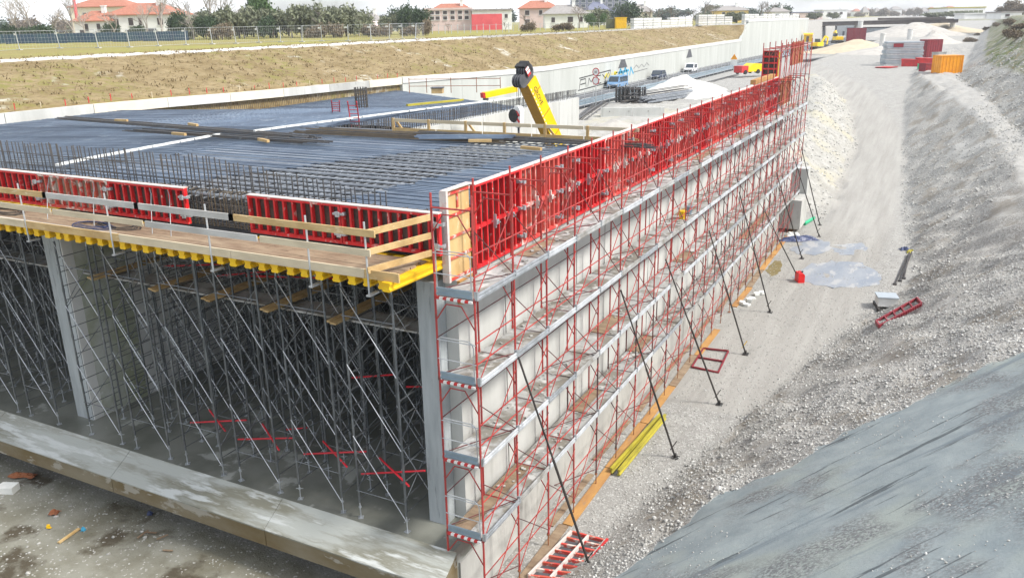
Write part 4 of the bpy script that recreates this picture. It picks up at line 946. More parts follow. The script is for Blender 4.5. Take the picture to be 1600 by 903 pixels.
# ------------------------------------------------------------------ things lying on the pit floor
def gpt(px, py, z=ZG): return at(px, py, Z=z) if py > 700 or px < 1130 else on_ground(px, py)
def slab_panel(label, a, b, c, d_, nx_, ny_, mfr, h=.12, z=ZG+.03):
    """formwork panel lying ribs-up: four corners on the ground a-b-c-d"""
    a, b, c, d_ = [Vector((p.x, p.y, max(z, p.z+.03))) for p in (a, b, c, d_)]; o = (a+b+c+d_)/4; t = thing('lying_panel', label, 'formwork panel', o)
    def P_(u, v): return a.lerp(b, u).lerp(d_.lerp(c, u), v)-o
    for v in (0, .5, 1) if ny_ == 2 else (0, 1): MB().bar(P_(0, v)+Vector((0, 0, h/2)), P_(1, v)+Vector((0, 0, h/2)), .07, h).build('rail', mfr, t)
    for i in range(nx_+1): MB().bar(P_(i/nx_, 0)+Vector((0, 0, h/2-.006)), P_(i/nx_, 1)+Vector((0, 0, h/2-.006)), .06, h-.02).build('rib', mfr, t)
    return t, P_, o
t, P_, o = slab_panel('dusty red formwork panel with pink rails lying at the scaffold foot', gpt(826, 905), gpt(893, 836), gpt(946, 850), gpt(895, 912), 7, 2, 'panel_cap', .14)
for c_ in list(t.children):
    if c_.name.startswith('rib'): c_.data.materials[0] = MATS['panel_red_worn']
v4 = [P_(0, 0), P_(1, 0), P_(1, 1), P_(0, 1)]; MB().add([p+Vector((0, 0, .01)) for p in v4]+[p+Vector((0, 0, .03)) for p in v4], [(0, 1, 2, 3), (7, 6, 5, 4), (0, 4, 5, 1), (1, 5, 6, 2), (2, 6, 7, 3), (3, 7, 4, 0)]).build('plywood_face', 'dark_grey', t)
a, b = P_(0, 1), P_(1, 1); MB().bar(a+Vector((.06, 0, .10)), b+Vector((.06, 0, .10)), .06, .19).build('side_rail', 'red_paint', t)
slab_panel('small open red steel frame lying on the gravel', gpt(1081, 575), gpt(1122, 584), gpt(1138, 551), gpt(1099, 546), 1, 2, 'maroon', .07)
t, P_, o = slab_panel('long maroon formwork panel lying by the cut slope', gpt(1368, 506), gpt(1373, 514), gpt(1439, 479), gpt(1432, 470), 1, 1, 'maroon', .16)
for i in range(1, 18): MB().bar(P_(1, i/18)+Vector((.05, 0, 0)), P_(1, i/18)+Vector((.05, 0, .16)), .04, .05).build('tooth', 'maroon', t)
for i in range(1, 5): MB().bar(P_(0, i/5)+Vector((0, 0, .08)), P_(1, i/5)+Vector((0, 0, .08)), .05, .10).build('rib', 'maroon', t)
for k, dx in enumerate((-.12, .10)):
    a, b = gpt(956, 738), gpt(1027, 655)
    o = MB().prism([(-.05, 0), (.05, 0), (.05, .045), (.02, .06), (.02, .15), (.05, .165), (.05, .21), (-.05, .21), (-.05, .165), (-.02, .15), (-.02, .06), (-.05, .045)], -2.25, 2.25, 'y').build('formwork_beam', 'beam_lime', loc=((a.x+b.x)/2+.17+dx, (a.y+b.y)/2, ZG+.02))
    o.rotation_euler = (0, 0, rad(-3+k)); tag(o, 'lime-yellow formwork beam lying beside the sole boards', 'beam', 'lime-yellow beams on the ground')
q = gpt(1249, 440)
cn = thing('jerrycan', 'bright red plastic canister beside a strut foot', 'canister', (q.x, q.y, ZG), rad(30))
MB().prism([(-.15, 0), (.15, 0), (.18, .05), (.18, .45), (.08, .55), (-.15, .55), (-.18, .5), (-.18, .05)], -.28, .28, 'y').build('body', 'red_plastic', cn)
MB().tube((.1, 0, .53), (.13, 0, .62), .05, 8).build('cap', 'black', cn); MB().path([(-.12, 0, .54), (-.1, 0, .63), (.02, 0, .63), (.04, 0, .54)], .025, 5).build('handle', 'red_plastic', cn)
q0, q1 = gpt(1222, 378), gpt(1272, 374)
def crumple(name, m, n, L_, W_, h_, seed, loc, rz):
    r_ = random.Random(seed); vs = []; fs = []
    for j in range(n):
        for i in range(n*2):
            u, v = i/(n*2-1)-.5, j/(n-1)-.5; e = max(0, 1-(2*v)**2)*max(0, 1-(2*u)**4)
            vs.append((u*L_+r_.uniform(-.04, .04), v*W_*(1+.3*math.sin(u*9+seed)), e*h_*(.4+.6*abs(math.sin(u*11+v*6+seed)))+.012+r_.uniform(0, .03)*e))
    for j in range(n-1):
        for i in range(n*2-1): a_ = j*n*2+i; fs.append((a_, a_+1, a_+n*2+1, a_+n*2))
    o = MB().add(vs, fs).build(name, m, loc=loc); o.rotation_euler = (0, 0, rz)
    md = o.modifiers.new('thick', 'SOLIDIFY'); md.thickness = .01; md.offset = 1
    return o
tag(crumple('tarpaulin', 'tarp_blue', 12, 2.6, .7, .30, 2, (q0.x*.5+q1.x*.5, q0.y*.5+q1.y*.5, ZG+.01), rad(35)), 'crumpled dark blue tarpaulin lying at the puddle edge', 'tarpaulin')
tag(crumple('white_sack', 'foam', 8, .9, .7, .25, 4, (gpt(1238, 369).x, gpt(1238, 369).y, ZG+.01), rad(10)), 'white sack lying behind the dark blue tarpaulin', 'sack')
def puddle(label, pix, m, dz):
    ps = [gpt(*p_) for p_ in pix]; n = len(ps); out = []
    for i in range(n):
        a, b = ps[i], ps[(i+1) % n]
        for s_ in range(5):
            p_ = a.lerp(b, s_/5); out.append((p_.x+wob(.10), p_.y+wob(.22)))
    o = MB().prism(out, ZG-.30, ZG+dz, 'z').build('puddle', m); return struct(o)
puddle('', [(1238, 432), (1262, 414), (1300, 408), (1345, 412), (1378, 428), (1372, 446), (1325, 450), (1270, 446)], 'puddle', .012)
puddle('', [(1234, 388), (1262, 374), (1296, 378), (1300, 390), (1275, 400), (1245, 398)], 'puddle', .012)
puddle('', [(1300, 384), (1345, 380), (1358, 388), (1345, 400), (1302, 396)], 'puddle', .002)
puddle('', [(1196, 424), (1212, 408), (1222, 408), (1220, 424), (1205, 432)], 'puddle_brown', .015)
for i, (a, b) in enumerate((((1398, 445), (1418, 402)), ((1406, 440), (1424, 398)), ((1412, 436), (1420, 400)))):
    a, b = gpt(*a), gpt(*b); tag(MB().tube((0, 0, .05), (b-a)+Vector((0, 0, .12+.05*i)), .045, 6).box((-.1, -.1, .0), (.1, .1, .08)).build('steel_prop', 'strut', loc=(a.x, a.y, a.z)), 'dark steel prop lying at the foot of the cut slope', 'prop', 'steel props by the cut slope')
q = gpt(1384, 482); t = thing('box_stack', 'pale box on a dark frame by the cut slope', 'box', (q.x, q.y, q.z), rad(15))
MB().box((-.45, -.3, .18), (.45, .5, .62)).build('box', 'white', t); MB().box((-.5, -.35, .62), (.5, .55, .68)).build('lid', 'panel_grey', t)
for s_ in (-.45, .45): MB().box((s_-.05, -.8, .0), (s_+.05, .7, .17)).build('runner', 'strut', t)
for px, py, m_, lab in ((1413, 391, 'tarp_blue', 'small blue rag lying by the steel props'), (1424, 394, 'beam_lime', 'small yellow rag lying by the steel props'), (1432, 391, 'foam', 'small white rag lying by the steel props')):
    q = gpt(px, py); tag(crumple('rag', m_, 5, .55, .4, .2, px, (q.x, q.y, ZG+.02), .3), lab, 'rag')
q = gpt(1262, 348); tag(MB().tube((-.1, -1.0, .12), (.25, 1.0, .14), .12, 8).tube((-.105, -1.03, .12), (-.09, -.95, .12), .14, 8).build('plastic_tube', 'green_plastic', loc=(q.x, q.y, ZG)), 'bright green plastic tube lying beyond the scaffold end', 'tube')
for k, (px, py) in enumerate(((1175, 468), (1182, 462), (1170, 472), (1166, 478), (1190, 460), (1160, 476))):
    q = gpt(px, py); tag(MB().prism([(-.2, -.1), (.05, -.17), (.2, 0), (.08, .15), (-.12, .12)], 0, .1+.03*(k % 3), 'z').build('foam_scrap', 'foam', loc=(q.x, q.y, ZG+.02)), 'white foam scrap on the gravel beside the struts', 'scrap', 'white scraps by the struts').rotation_euler = (0, 0, k)
# front pit litter
q = gpt(11, 768); fb = tag(MB().prism([(-.32, -.18), (.30, -.2), (.34, .17), (-.2, .22)], 0, .24, 'z').build('foam_block', 'foam', loc=(q.x, q.y, ZG)), 'big white foam block on the mud before the apron', 'foam block'); fb.rotation_euler = (0, 0, .5)
a, b = gpt(92, 850), gpt(124, 828); tag(MB().bar((0, 0, .05), Vector((b.x-a.x, b.y-a.y, .06)), .09, .04).bar((.02, .0, .08), Vector(((b.x-a.x)*.97, (b.y-a.y)*.97, .09)), .035, .02).build('timber_lath', 'timber', loc=(a.x, a.y, ZG)), 'yellow timber lath lying on the mud before the apron', 'lath')
for px, py, m_, lab, L_, W_ in ((35, 745, 'rust', 'rusty crumpled sheet on the mud by the apron', .9, .25), (85, 803, 'rust', 'small rusty scrap on the mud', .25, .2), (131, 830, 'paint_cyan', 'small blue scrap on the mud', .09, .07), (235, 805, 'tarp_blue', 'small dark blue scrap in the apron shadow', .13, .1), (77, 826, 'beam_yellow', 'small yellow scrap on the mud', .10, .06), (130, 711, 'timber_grey', 'grey scrap on the mud', .3, .2)):
    q = gpt(px, py); tag(crumple('scrap', m_, 6, L_, W_, .12, px, (q.x, q.y, ZG+.03), .4), lab, 'scrap')
for px, py, px2, py2 in ((215, 842, 232, 830), (230, 833, 245, 834), (245, 844, 263, 837), (255, 861, 270, 862)):
    a, b = gpt(px, py), gpt(px2, py2); tag(MB().bar((0, 0, .03), Vector((b.x-a.x, b.y-a.y, .04)), .05, .025).bar((0, 0, .05), Vector(((b.x-a.x)*.8, (b.y-a.y)*.8, .055)), .02, .012).build('timber_splinter', 'timber_brown', loc=(a.x, a.y, ZG+.01)), 'thin brown splinter of wood on the mud', 'splinter', 'wood splinters on the mud')

# ------------------------------------------------------------------ mobile crane behind the deck
tip, low = at(823, 126, D=37.5), at(862, 213, D=39.8); d = (low-tip).normalized(); foot = low + d*((2.2-low.z)/d.z)
cr = thing('mobile_crane', 'yellow telescopic crane with dark boom head standing in the open cell behind the deck', 'crane', (foot.x, foot.y, ZF))
def cl(p): return Vector(p)-Vector((foot.x, foot.y, ZF))
bd = (tip-foot).normalized(); sdv = bd.cross(Vector((0, 0, 1))).normalized(); upv = sdv.cross(bd)
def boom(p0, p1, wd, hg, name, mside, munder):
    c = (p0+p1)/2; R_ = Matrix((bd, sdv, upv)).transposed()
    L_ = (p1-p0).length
    b_ = MB().obox(cl(c), (L_, wd, hg), R_, 0); b_.m = [1, 0, 0, 0, 0, 0]  # underside face takes the second material, its shade painted in
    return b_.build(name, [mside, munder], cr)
bm_ = boom(foot, tip, .60, .70, 'boom', 'crane_yellow', 'crane_ochre_and_shade')
boom(foot, foot+bd*2.2, .74, .86, 'boom_sleeve', 'crane_yellow', 'crane_ochre_and_shade')
R_ = Matrix((bd, sdv, upv)).transposed()
for s_ in (.6, 1.9, 3.2, 4.5): MB().obox(cl(tip-bd*s_), (.05, .62, .72), R_).build('boom_band', 'crane_ochre_and_shade', cr)
for k in range(24):
    MB().obox(cl(tip-bd*(.3+k*.22)-sdv*.302-upv*.29), (.11, .012, .05), R_).build('boom_marking', 'white', cr)
hd = MB(); hd.obox(cl(tip+bd*.22), (.5, .46, .60), R_)
for s_ in (-.2, -.07, .07, .2): hd.disc(cl(tip+bd*.42+sdv*s_+upv*.12), .36, .07, 14, 0, sdv); hd.disc(cl(tip+bd*.30+sdv*s_-upv*.42), .30, .07, 14, 0, sdv)
head = hd.build('boom_head', 'dark_grey', cr)
MB().obox(cl(tip+bd*.55+upv*.3), (.5, .5, .16), R_).obox(cl(tip+bd*.72+upv*.05), (.22, .56, .22), R_).build('head_guard', 'black', cr)
MB().obox(cl(tip+bd*.50-sdv*.30), (.40, .04, .24), R_).obox(cl(tip+bd*.2-upv*.34), (.28, .4, .06), R_).build('head_sign', 'red_paint', cr)
MB().obox(cl(tip+bd*.50-sdv*.325), (.12, .02, .24), R_).obox(cl(tip+bd*.66-sdv*.322), (.10, .02, .24), R_).build('head_stripe', 'white', cr)
tm = text_mesh('GROVE', .31); tm.materials.append(MATS['paint_black'])
to = put('lettering', tm, cl(tip-bd*.55+sdv*.268-upv*.02), (0, 0, 0), cr)
# letters run down the boom on its side face
ya_ = (-sdv).cross(-bd); Mx = Matrix((-bd, ya_, -sdv)).transposed().to_4x4(); Mx.translation = cl(tip-bd*.35-sdv*.304) - ya_*.12
to.matrix_local = Mx
hk = at(810, 182, D=37.2); hz_ = tip+bd*.30-upv*.5
for dx in (-.12, .0, .12): MB().tube(cl(hz_+sdv*dx), cl(Vector((hk.x, hk.y, hk.z+.5))+sdv*dx*.6), .012, 4).build('cable', 'black', cr)
hb_ = thing('hook_block', 'striped red and white hook block hanging from the crane boom', 'hook block', hk)
hb_.rotation_euler = (0, 0, rad(-20))
MB().prism([(-.22, -.42), (.0, -.52), (.22, -.42), (.26, .25), (.12, .45), (-.12, .45), (-.26, .25)], -.12, .12, 'y').build('cheek_plate', 'white', hb_)
for s_ in (-1, 1):
    for k in range(2): MB().bar((0, -.135, -.05+k*.28), (.2*s_, -.135, -.25+k*.28), .02, .10).build('chevron', 'red_paint', hb_)
MB().disc((-.2, 0, .02), .30, .30, 14, 0, (0, 1, 0)).build('sheave', 'black', hb_)
hkp = [(.0, 0, -.5), (.0, 0, -.75)]+[(.17*math.sin(a), 0, -.95+.17*math.cos(a)) for a in np.linspace(0, 4.6, 9)]
MB().path(hkp, .05, 6).build('hook', 'dark_grey', hb_)
# carrier, mostly hidden by the deck
MB().box((-1.3, -1.2, 1.0), (1.3, 5.5, 1.7)).build('carrier', 'crane_yellow', cr); MB().box((-1.2, -1.6, 1.72), (1.2, 1.6, 2.6)).build('slewing_deck', 'crane_yellow', cr)
MB().box((-1.25, -1.4, 2.62), (-.35, .4, 3.6)).build('cab', 'glass', cr)
for sx in (-1.15, 1.15):
    for yy in (-.4, 1.2, 3.2, 4.8): MB().disc((sx, yy, .62), .62, .4, 14, 0, (1, 0, 0)).build('wheel', 'tyre', cr)
# second yellow boom lying across the middle wall
a, b = at(756, 149, D=43.5), at(806, 139, D=44.5)
yb = thing('lattice_jib', 'yellow jib section with red end resting over the middle wall', 'jib', a)
MB().bar((0, 0, 0), b-a, .35, .30).build('jib_section', 'crane_yellow', yb); MB().bar((a-b)*.06, Vector((0, 0, 0)), .30, .26).build('end_cap', 'red_paint', yb); MB().bar((b-a)*.05+Vector((0, 0, -.3)), (b-a)*.06+Vector((0, 0, -.16)), .25, .2).build('support', 'dark_grey', yb)
a, b = at(636, 166, Z=7.05), at(720, 158, Z=7.05)
tag(MB().bar((0, 0, .05), b-a+Vector((0, 0, .05)), .20, .12).bar((0, .3, .05), b-a+Vector((0, .3, .05)), .12, .1).build('timber_beam', 'beam_lime', loc=a), 'yellow beams lying at the edge of the far deck', 'beam')
# railing and crate at the end of the far deck
fr_ = thing('site_railing', 'thin railing at the far end of the left deck', 'railing', at(640, 145, Z=6.3)); o = fr_.location.copy()
for px in (640, 667, 705, 745, 782): p_ = at(px, 146-(px-640)*.01, Z=6.3)-o; MB().tube(p_, p_+Vector((0, 0, 1.2)), .03, 5).build('post', 'rust', fr_)
for z_ in (.55, 1.1): MB().tube(at(640, 146, Z=6.3)-o+Vector((0, 0, z_)), at(782, 145, Z=6.3)-o+Vector((0, 0, z_)), .025, 5).build('rail', 'rust', fr_)
q = at(684, 146, Z=6.3); ct = thing('crate', 'timber crate with dark lid at the end of the far deck', 'crate', q, .4); MB().box((-.45, -.4, 0), (.45, .4, .4)).build('crate_body', 'timber', ct); MB().box((-.5, -.45, .4), (.5, .45, .47)).build('lid', 'dark_grey', ct)

# ------------------------------------------------------------------ cars
def car(label, x, y, z, bodym, L_=4.4, W_=1.75, Ht=1.45, van=False, cat='car'):
    """front towards -Y"""
    t = thing('car' if not van else 'van', label, cat, (x, y, z))
    h1 = .78 if not van else .95; hl = -L_/2
    prof = [(hl, .28), (hl, .62), (hl+.12, h1-.08), (hl+.9, h1)] if not van else [(hl, .28), (hl, .75), (hl+.25, h1)]
    roof = [(hl+1.55, Ht), (L_/2-.9, Ht), (L_/2-.2, h1+.12)] if not van else [(hl+1.0, Ht), (L_/2-.1, Ht), (L_/2-.02, h1)]
    MB().prism(prof+roof+[(L_/2, h1-.02), (L_/2, .28)], -W_/2, W_/2, 'x').build('body', bodym, t)
    # glazing set proud of the body
    a, b = prof[-1], roof[0]; dy, dz_ = b[0]-a[0], b[1]-a[1]
    ws = MB(); p0, p1 = Vector((0, a[0]+dy*.12, a[1]+dz_*.12)), Vector((0, a[0]+dy*.9, a[1]+dz_*.9)); nrm = Vector((0, -dz_, dy)).normalized()*.02
    ws.add([p0+nrm+Vector((-W_*.44, 0, 0)), p0+nrm+Vector((W_*.44, 0, 0)), p1+nrm+Vector((W_*.40, 0, 0)), p1+nrm+Vector((-W_*.40, 0, 0)), p0-nrm+Vector((-W_*.44, 0, 0)), p0-nrm+Vector((W_*.44, 0, 0)), p1-nrm+Vector((W_*.40, 0, 0)), p1-nrm+Vector((-W_*.40, 0, 0))], [(0, 1, 2, 3), (4, 7, 6, 5), (0, 4, 5, 1), (1, 5, 6, 2), (2, 6, 7, 3), (3, 7, 4, 0)])
    ws.build('windscreen', 'glass', t)
    for s_ in (-1, 1):
        n = 3 if van else 2; ya, yb_ = a[0]+dy*.75, (L_/2-.25 if van else L_/2-.95)
        for k in range(n):
            u0, u1 = ya+(yb_-ya)*k/n+.04, ya+(yb_-ya)*(k+1)/n-.04
            x0, x1 = sorted((s_*(W_/2-.01), s_*(W_/2+.012))); MB().box((x0, u0, h1+.03), (x1, u1, Ht-.14)).build('side_window', 'glass', t)
        for yy in (hl+.85, L_/2-.85):
            wh = MB().disc((s_*(W_/2-.08), yy, .32), .32, .2, 14, 0, (1, 0, 0)).build('wheel', 'tyre', t); MB().disc((s_*(W_/2+.03), yy, .32), .19, .03, 10, 0, (1, 0, 0)).build('rim', 'galvanised', wh)
        MB().box((s_*W_*.38-.16, hl-.015, .56), (s_*W_*.38+.16, hl+.02, .70)).build('headlight', 'white', t)
        MB().box((s_*(W_/2+.1)-.07, a[0]+dy*.4, h1+.06), (s_*(W_/2+.1)+.07, a[0]+dy*.4+.08, h1+.2)).build('mirror', bodym, t)
    MB().box((-W_*.4, hl-.02, .30), (W_*.4, hl+.02, .50)).build('grille', 'black', t)
car('pale blue van driving along the trench road', -40.2, 117, 1.02, 'car_blue', 4.8, 1.9, 1.95, True, 'van')
car('dark blue car driving along the trench road', -40.0, 138, 1.02, 'car_dark', 4.4, 1.8, 1.55)
car('white car driving along the trench road', -40.0, 160, 1.02, 'car_white', 4.5, 1.85, 1.7)
# round speed signs on one post
q = at(931, 158, X=-32.4); sg = thing('road_sign', 'two red-rimmed round speed signs on one post by the road', 'road sign', (q.x, q.y, 1.0), rad(-10))
MB().tube((0, 0, 0), (0, 0, 4.6), .05, 6).build('post', 'fence_steel', sg)
for k, z_ in enumerate((4.3, 3.2)):
    pl_ = MB().disc((0, -.07, z_), .52, .03, 20, 0, (0, 1, 0)).build('sign_rim', 'red_paint', sg); MB().disc((0, -.09, z_), .40, .03, 20, 0, (0, 1, 0)).build('sign_face', 'white', pl_)
tmm = text_mesh('30', .42); tmm.materials.append(MATS['paint_black']); put('lettering', tmm, (-.24, -.115, 4.14), (rad(90), 0, 0), sg)
q = at(1147, 95, X=-33.0); sg = thing('warning_sign', 'small triangular warning sign on a pale board by the road', 'road sign', (q.x, q.y, 1.0))
MB().tube((0, 0, 0), (0, 0, 2.0), .08, 6).build('post', 'fence_steel', sg); MB().box((-.7, -.08, .7), (.7, -.03, 2.1)).build('board', 'white', sg); MB().prism([(-.75, 2.15), (.75, 2.15), (0, 3.3)], -.1, -.04, 'y').build('triangle', 'orange_paint', sg)

# ------------------------------------------------------------------ yard between the road and the open cell
a, b = at(938, 184, Z=.9), at(1038, 183, Z=.9)
bw = thing('barrier_wall', 'pale precast concrete wall units in the yard', 'concrete barrier', a); v = b-a
for k in range(2): MB().bar(v*(k*.5+.005)+Vector((0, 0, .55)), v*((k+1)*.5-.005)+Vector((0, 0, .55)), .35, 1.1).bar(v*(k*.5+.005)+Vector((0, 0, .06)), v*((k+1)*.5-.005)+Vector((0, 0, .06)), .8, .12).build('wall_unit', 'concrete_pale', bw)
for k in range(3): MB().bar(v*(.15+k*.3)+Vector((0, -.2, .7)), v*(.16+k*.3)+Vector((0, -.2, .7)), .1, .1).build('lifting_eye', 'black', bw)
def rebarpile(label, p0, p1, n, spread, h_, m_='rebar_dark', r=.05):
    mb = MB(); p0, p1 = Vector(p0), Vector(p1); dd = p1-p0; side = Vector((-dd.y, dd.x, 0)).normalized()
    for i in range(n):
        s_ = wob(1); o = side*spread*s_+Vector((0, 0, .05+(1-abs(s_))*h_*random.random())); mb.tube(p0+o+dd*wob(.08), p1+o+dd*wob(.08)+side*wob(.3), r, 4)
    tag(mb.build('rebar_pile', m_), label, 'rebar', kind='stuff')
rebarpile('heap of dark bars stacked in the yard', at(985, 163, Z=1.0), at(1075, 148, Z=1.0), 30, 1.5, 1.7, 'rebar_dark', .07)
rebarpile('bluish sheets of bars sliding off the yard heap', at(1010, 160, Z=1.2), at(1105, 145, Z=1.2), 46, 1.1, 1.1, 'rebar_grey', .06)
rebarpile('loose dark bars lying before the precast wall', at(905, 190, Z=1.0), at(945, 160, Z=1.0), 16, 1.0, .3)
rebarpile('long thin bars lying in the white yard', at(1085, 135, Z=1.0), at(1150, 118, Z=1.0), 10, .5, .2)
for px in (972, 978, 988, 998):
    q = at(px, 160, Z=1.0); c_ = MB()
    for i in range(8):
        a = 2*math.pi*i/8; c_.tube((.9*math.cos(a), .5*math.sin(a), 0), (.9*math.cos(a), .5*math.sin(a), 2.0), .10, 4)
    for z_ in (.2, .9, 1.7): c_.box((-.95, -.55, z_), (.95, .55, z_+.08))
    tag(c_.build('bar_basket', 'rebar_dark', loc=q), 'dark upright basket of bars behind the precast wall', 'rebar cage', 'bar baskets in the yard')
def pile(name, label, q, rx, ry, h_, m_, seed, cat='heap'):
    n, k_ = 22, 9; vs = [(0, 0, h_)]; fs = []
    for j in range(1, k_+1):
        t_ = j/k_
        for i in range(n):
            a = 2*math.pi*i/n; f = 1+.25*mnoise.noise(Vector((math.cos(a)*1.3+seed, math.sin(a)*1.3, t_*2)))
            vs.append((rx*t_*f*math.cos(a), ry*t_*f*math.sin(a), h_*(1-t_)**1.05*(1+.3*mnoise.noise(Vector((a*1.2, t_*4, seed))))-.15*t_))
    for i in range(n): fs.append((0, 1+i, 1+(i+1) % n))
    for j in range(k_-1):
        for i in range(n): a_, b_ = 1+j*n+i, 1+j*n+(i+1) % n; fs.append((a_, a_+n, b_+n, b_))
    return tag(MB().add(vs, fs).build(name, m_, smooth=True, loc=q), label, cat)
pile('spoil_heap', 'white spoil heap beside the road barrier', at(1065, 142, Z=1.0), 7, 9, 2.4, 'soil_white', 3)
pile('spoil_heap', 'smaller white spoil heap behind the rebar heap', at(1030, 150, Z=1.0), 4.5, 6, 1.3, 'soil_white', 9)
pile('spoil_heap', 'brownish rubble heap at the end of the open cell', at(960, 205, Z=.6), 5, 4, 1.2, 'gravel_pile', 5)
pile('spoil_heap', 'pale rubble heap behind the stacked dark bars', at(1100, 150, Z=1.0), 5, 7, 1.6, 'soil_white', 14)
pile('spoil_heap', 'rubble heap beside the precast wall', at(1030, 200, Z=.6), 6, 4, 1.0, 'gravel_pile', 12)
q = at(1178, 115, Z=1.6); mc = thing('site_machine', 'yellow machine with red nose parked in the white yard', 'machine', q, rad(60))
MB().prism([(-2.6, .4), (2.0, .4), (2.4, 1.0), (1.4, 1.7), (-1.2, 1.9), (-2.6, 1.2)], -.9, .9, 'y').build('body', 'crane_yellow', mc); MB().box((-4.4, -.95, .3), (-2.62, .95, 1.5)).build('nose', 'red_paint', mc); MB().box((1.0, -.8, .5), (3.0, .8, 1.2)).build('hopper', 'rust', mc)
for sx in (-.95, .95):
    for yy in (-3.4, .0, 1.6): MB().disc((yy, sx, .38), .4, .3, 12, 0, (0, 1, 0)).build('wheel', 'tyre', mc)

# ------------------------------------------------------------------ far yard on the right
def container(label, px, py, z, m_, rz, L_=6.06, W_=2.44, Hh=2.6, cat='container'):
    q = at(px, py, Z=z); t = thing('container', label, cat, q, rz)
    MB().box((-L_/2+.06, -W_/2+.06, .1), (L_/2-.06, W_/2-.06, Hh-.05)).build('shell', m_, t)
    for sx in (-1, 1):
        for sy in (-1, 1): MB().box((sx*L_/2-(.14 if sx > 0 else 0), sy*W_/2-(.14 if sy > 0 else 0), 0), (sx*L_/2+(.14 if sx < 0 else 0), sy*W_/2+(.14 if sy < 0 else 0), Hh)).build('corner_post', m_, t)
    rib = MB().prism([(-.10, 0), (-.06, .05), (.06, .05), (.10, 0)], .18, Hh-.16, 'z').mesh('rib', m_)
    n = int(L_/.5)
    for k in range(n):
        put('rib', rib, (-L_/2+.35+k*(L_-.7)/(n-1), -W_/2+.06, 0), (0, 0, rad(180)), t); put('rib', rib, (-L_/2+.35+k*(L_-.7)/(n-1), W_/2-.06, 0), (0, 0, 0), t)
    for k in range(4):
        put('rib', rib, (L_/2-.06, -W_/2+.4+k*.55, 0), (0, 0, rad(-90)), t); put('rib', rib, (-L_/2+.06, -W_/2+.4+k*.55, 0), (0, 0, rad(90)), t)
    MB().box((-L_/2, -W_/2, Hh-.045), (L_/2, W_/2, Hh)).build('roof', m_, t); return t
container('orange shipping container with dark stains on the far berm', 1478, 117, 3.25, 'orange_paint', rad(30), 3.2, 2.44, 2.7)
container('dark red shipping container behind the grey panel stack', 1452, 90, 3.4, 'maroon', rad(40), 3.4, 2.4, 3.4)
container('small red container on the far valley floor', 1337, 65, 3.3, 'maroon', rad(5), 6, 2.4, 4.2)
q = at(1408, 102, Z=3.3); ps = thing('panel_stack', 'tall stack of grey formwork panels in the far yard', 'panel stack', q, rad(20))
for k in range(14): MB().box((-3.0+wob(.15), -1.3, .02+k*.28), (2.9+wob(.15), 1.3, .25+k*.28)).build('panel', 'panel_grey' if k % 3 else 'fence_steel', ps)
MB().box((-2.0, -1.36, 3.0), (-.4, -1.32, 3.6)).build('red_panel', 'maroon', ps)
for j, (px, py, m_, lab, s_) in enumerate(((1421, 104, 'red_paint', 'red steel box before the grey panel stack', (2.4, 1.6, 1.1)), (1443, 104, 'red_paint', 'tilted red skip beside the orange container', (2.2, 1.8, 1.3)), (1441, 110, 'green_plastic', 'green box beside the orange container', (1.1, 1.0, .9)), (1449, 114, 'maroon', 'dark red box touching the orange container', (2.0, 1.4, 1.3)), (1385, 106, 'red_paint', 'flat red sheet lying before the panel stack', (2.8, 2.2, .12)), (1388, 99, 'panel_grey', 'low grey stack left of the panel stack', (2.8, 2.0, 1.4)), (1432, 96, 'strut', 'dark stack of steel props right of the panel stack', (2.6, 1.6, 1.8)), (1397, 90, 'dark_grey', 'dark machine part on the panel stack side', (1.8, 1.2, 1.2)), (1466, 94, 'concrete', 'grey rubble bin behind the orange container', (2.2, 1.5, 1.4)))):
    q = at(px, py, Z=3.3); mb = MB(); a, b, c = s_
    mb.prism([(-a/2, 0), (a/2, 0), (a/2*1.08, c*.92), (-a/2*1.08, c)], -b/2, b/2, 'y'); t = thing('site_box', lab, 'box', q, rad(15*j)); mb.build('box_body', m_, t)
    MB().prism([(-a/2*1.12, c*.99), (a/2*1.12, c*.91), (a/2*1.12, c*1.0), (-a/2*1.12, c*1.08)], -b/2*1.06, b/2*1.06, 'y').build('rim', m_, t)
def excavator(label, px, py, z, rz, s_=1.):
    q = at(px, py, Z=z); t = thing('excavator', label, 'excavator', q, rz); t.scale = (s_,)*3
    for sx in (-1, 1): MB().prism([(-1.7, .15), (-1.4, 0), (1.4, 0), (1.7, .15), (1.7, .6), (1.4, .8), (-1.4, .8), (-1.7, .6)], sx*1.0-.28, sx*1.0+.28, 'y').build('track', 'black', t)
    MB().box((-1.5, -1.15, .95), (1.1, 1.15, 2.0)).box((-1.7, -1.1, 1.1), (-1.5, 1.1, 1.8)).build('house', 'crane_yellow', t); MB().prism([(.0, 2.003), (1.2, 2.003), (1.2, 2.4), (.9, 2.95), (.0, 2.95)], .1, 1.1, 'y').build('cab', 'glass', t)
    MB().bar((.9, -.3, 1.6), (2.6, -.3, 3.6), .35, .45).bar((2.6, -.3, 3.6), (3.9, -.3, 3.1), .32, .40).build('boom', 'crane_yellow', t); MB().bar((3.9, -.3, 3.2), (3.6, -.3, 1.3), .28, .30).build('arm', 'crane_yellow', t)
    MB().prism([(3.4, 1.3), (3.9, 1.3), (3.9, .6), (3.3, .4), (3.1, .8)], -.75, .15, 'y').build('bucket', 'dark_grey', t)
excavator('yellow excavator on the far valley floor beside the small red container', 1308, 68, 2.6, rad(120), 1.1)
excavator('small yellow excavator just beyond the scaffold tower', 1277, 78, 2.4, rad(60), 1.0)
pile('sand_heap', 'yellowish sand heap in the far yard', at(1340, 80, Z=3.2), 13, 16, 2.8, 'sand', 21)
pile('gravel_heap', 'grey gravel heap before the sand in the far yard', at(1372, 84, Z=3.2), 9, 14, 1.6, 'gravel_pile', 24)
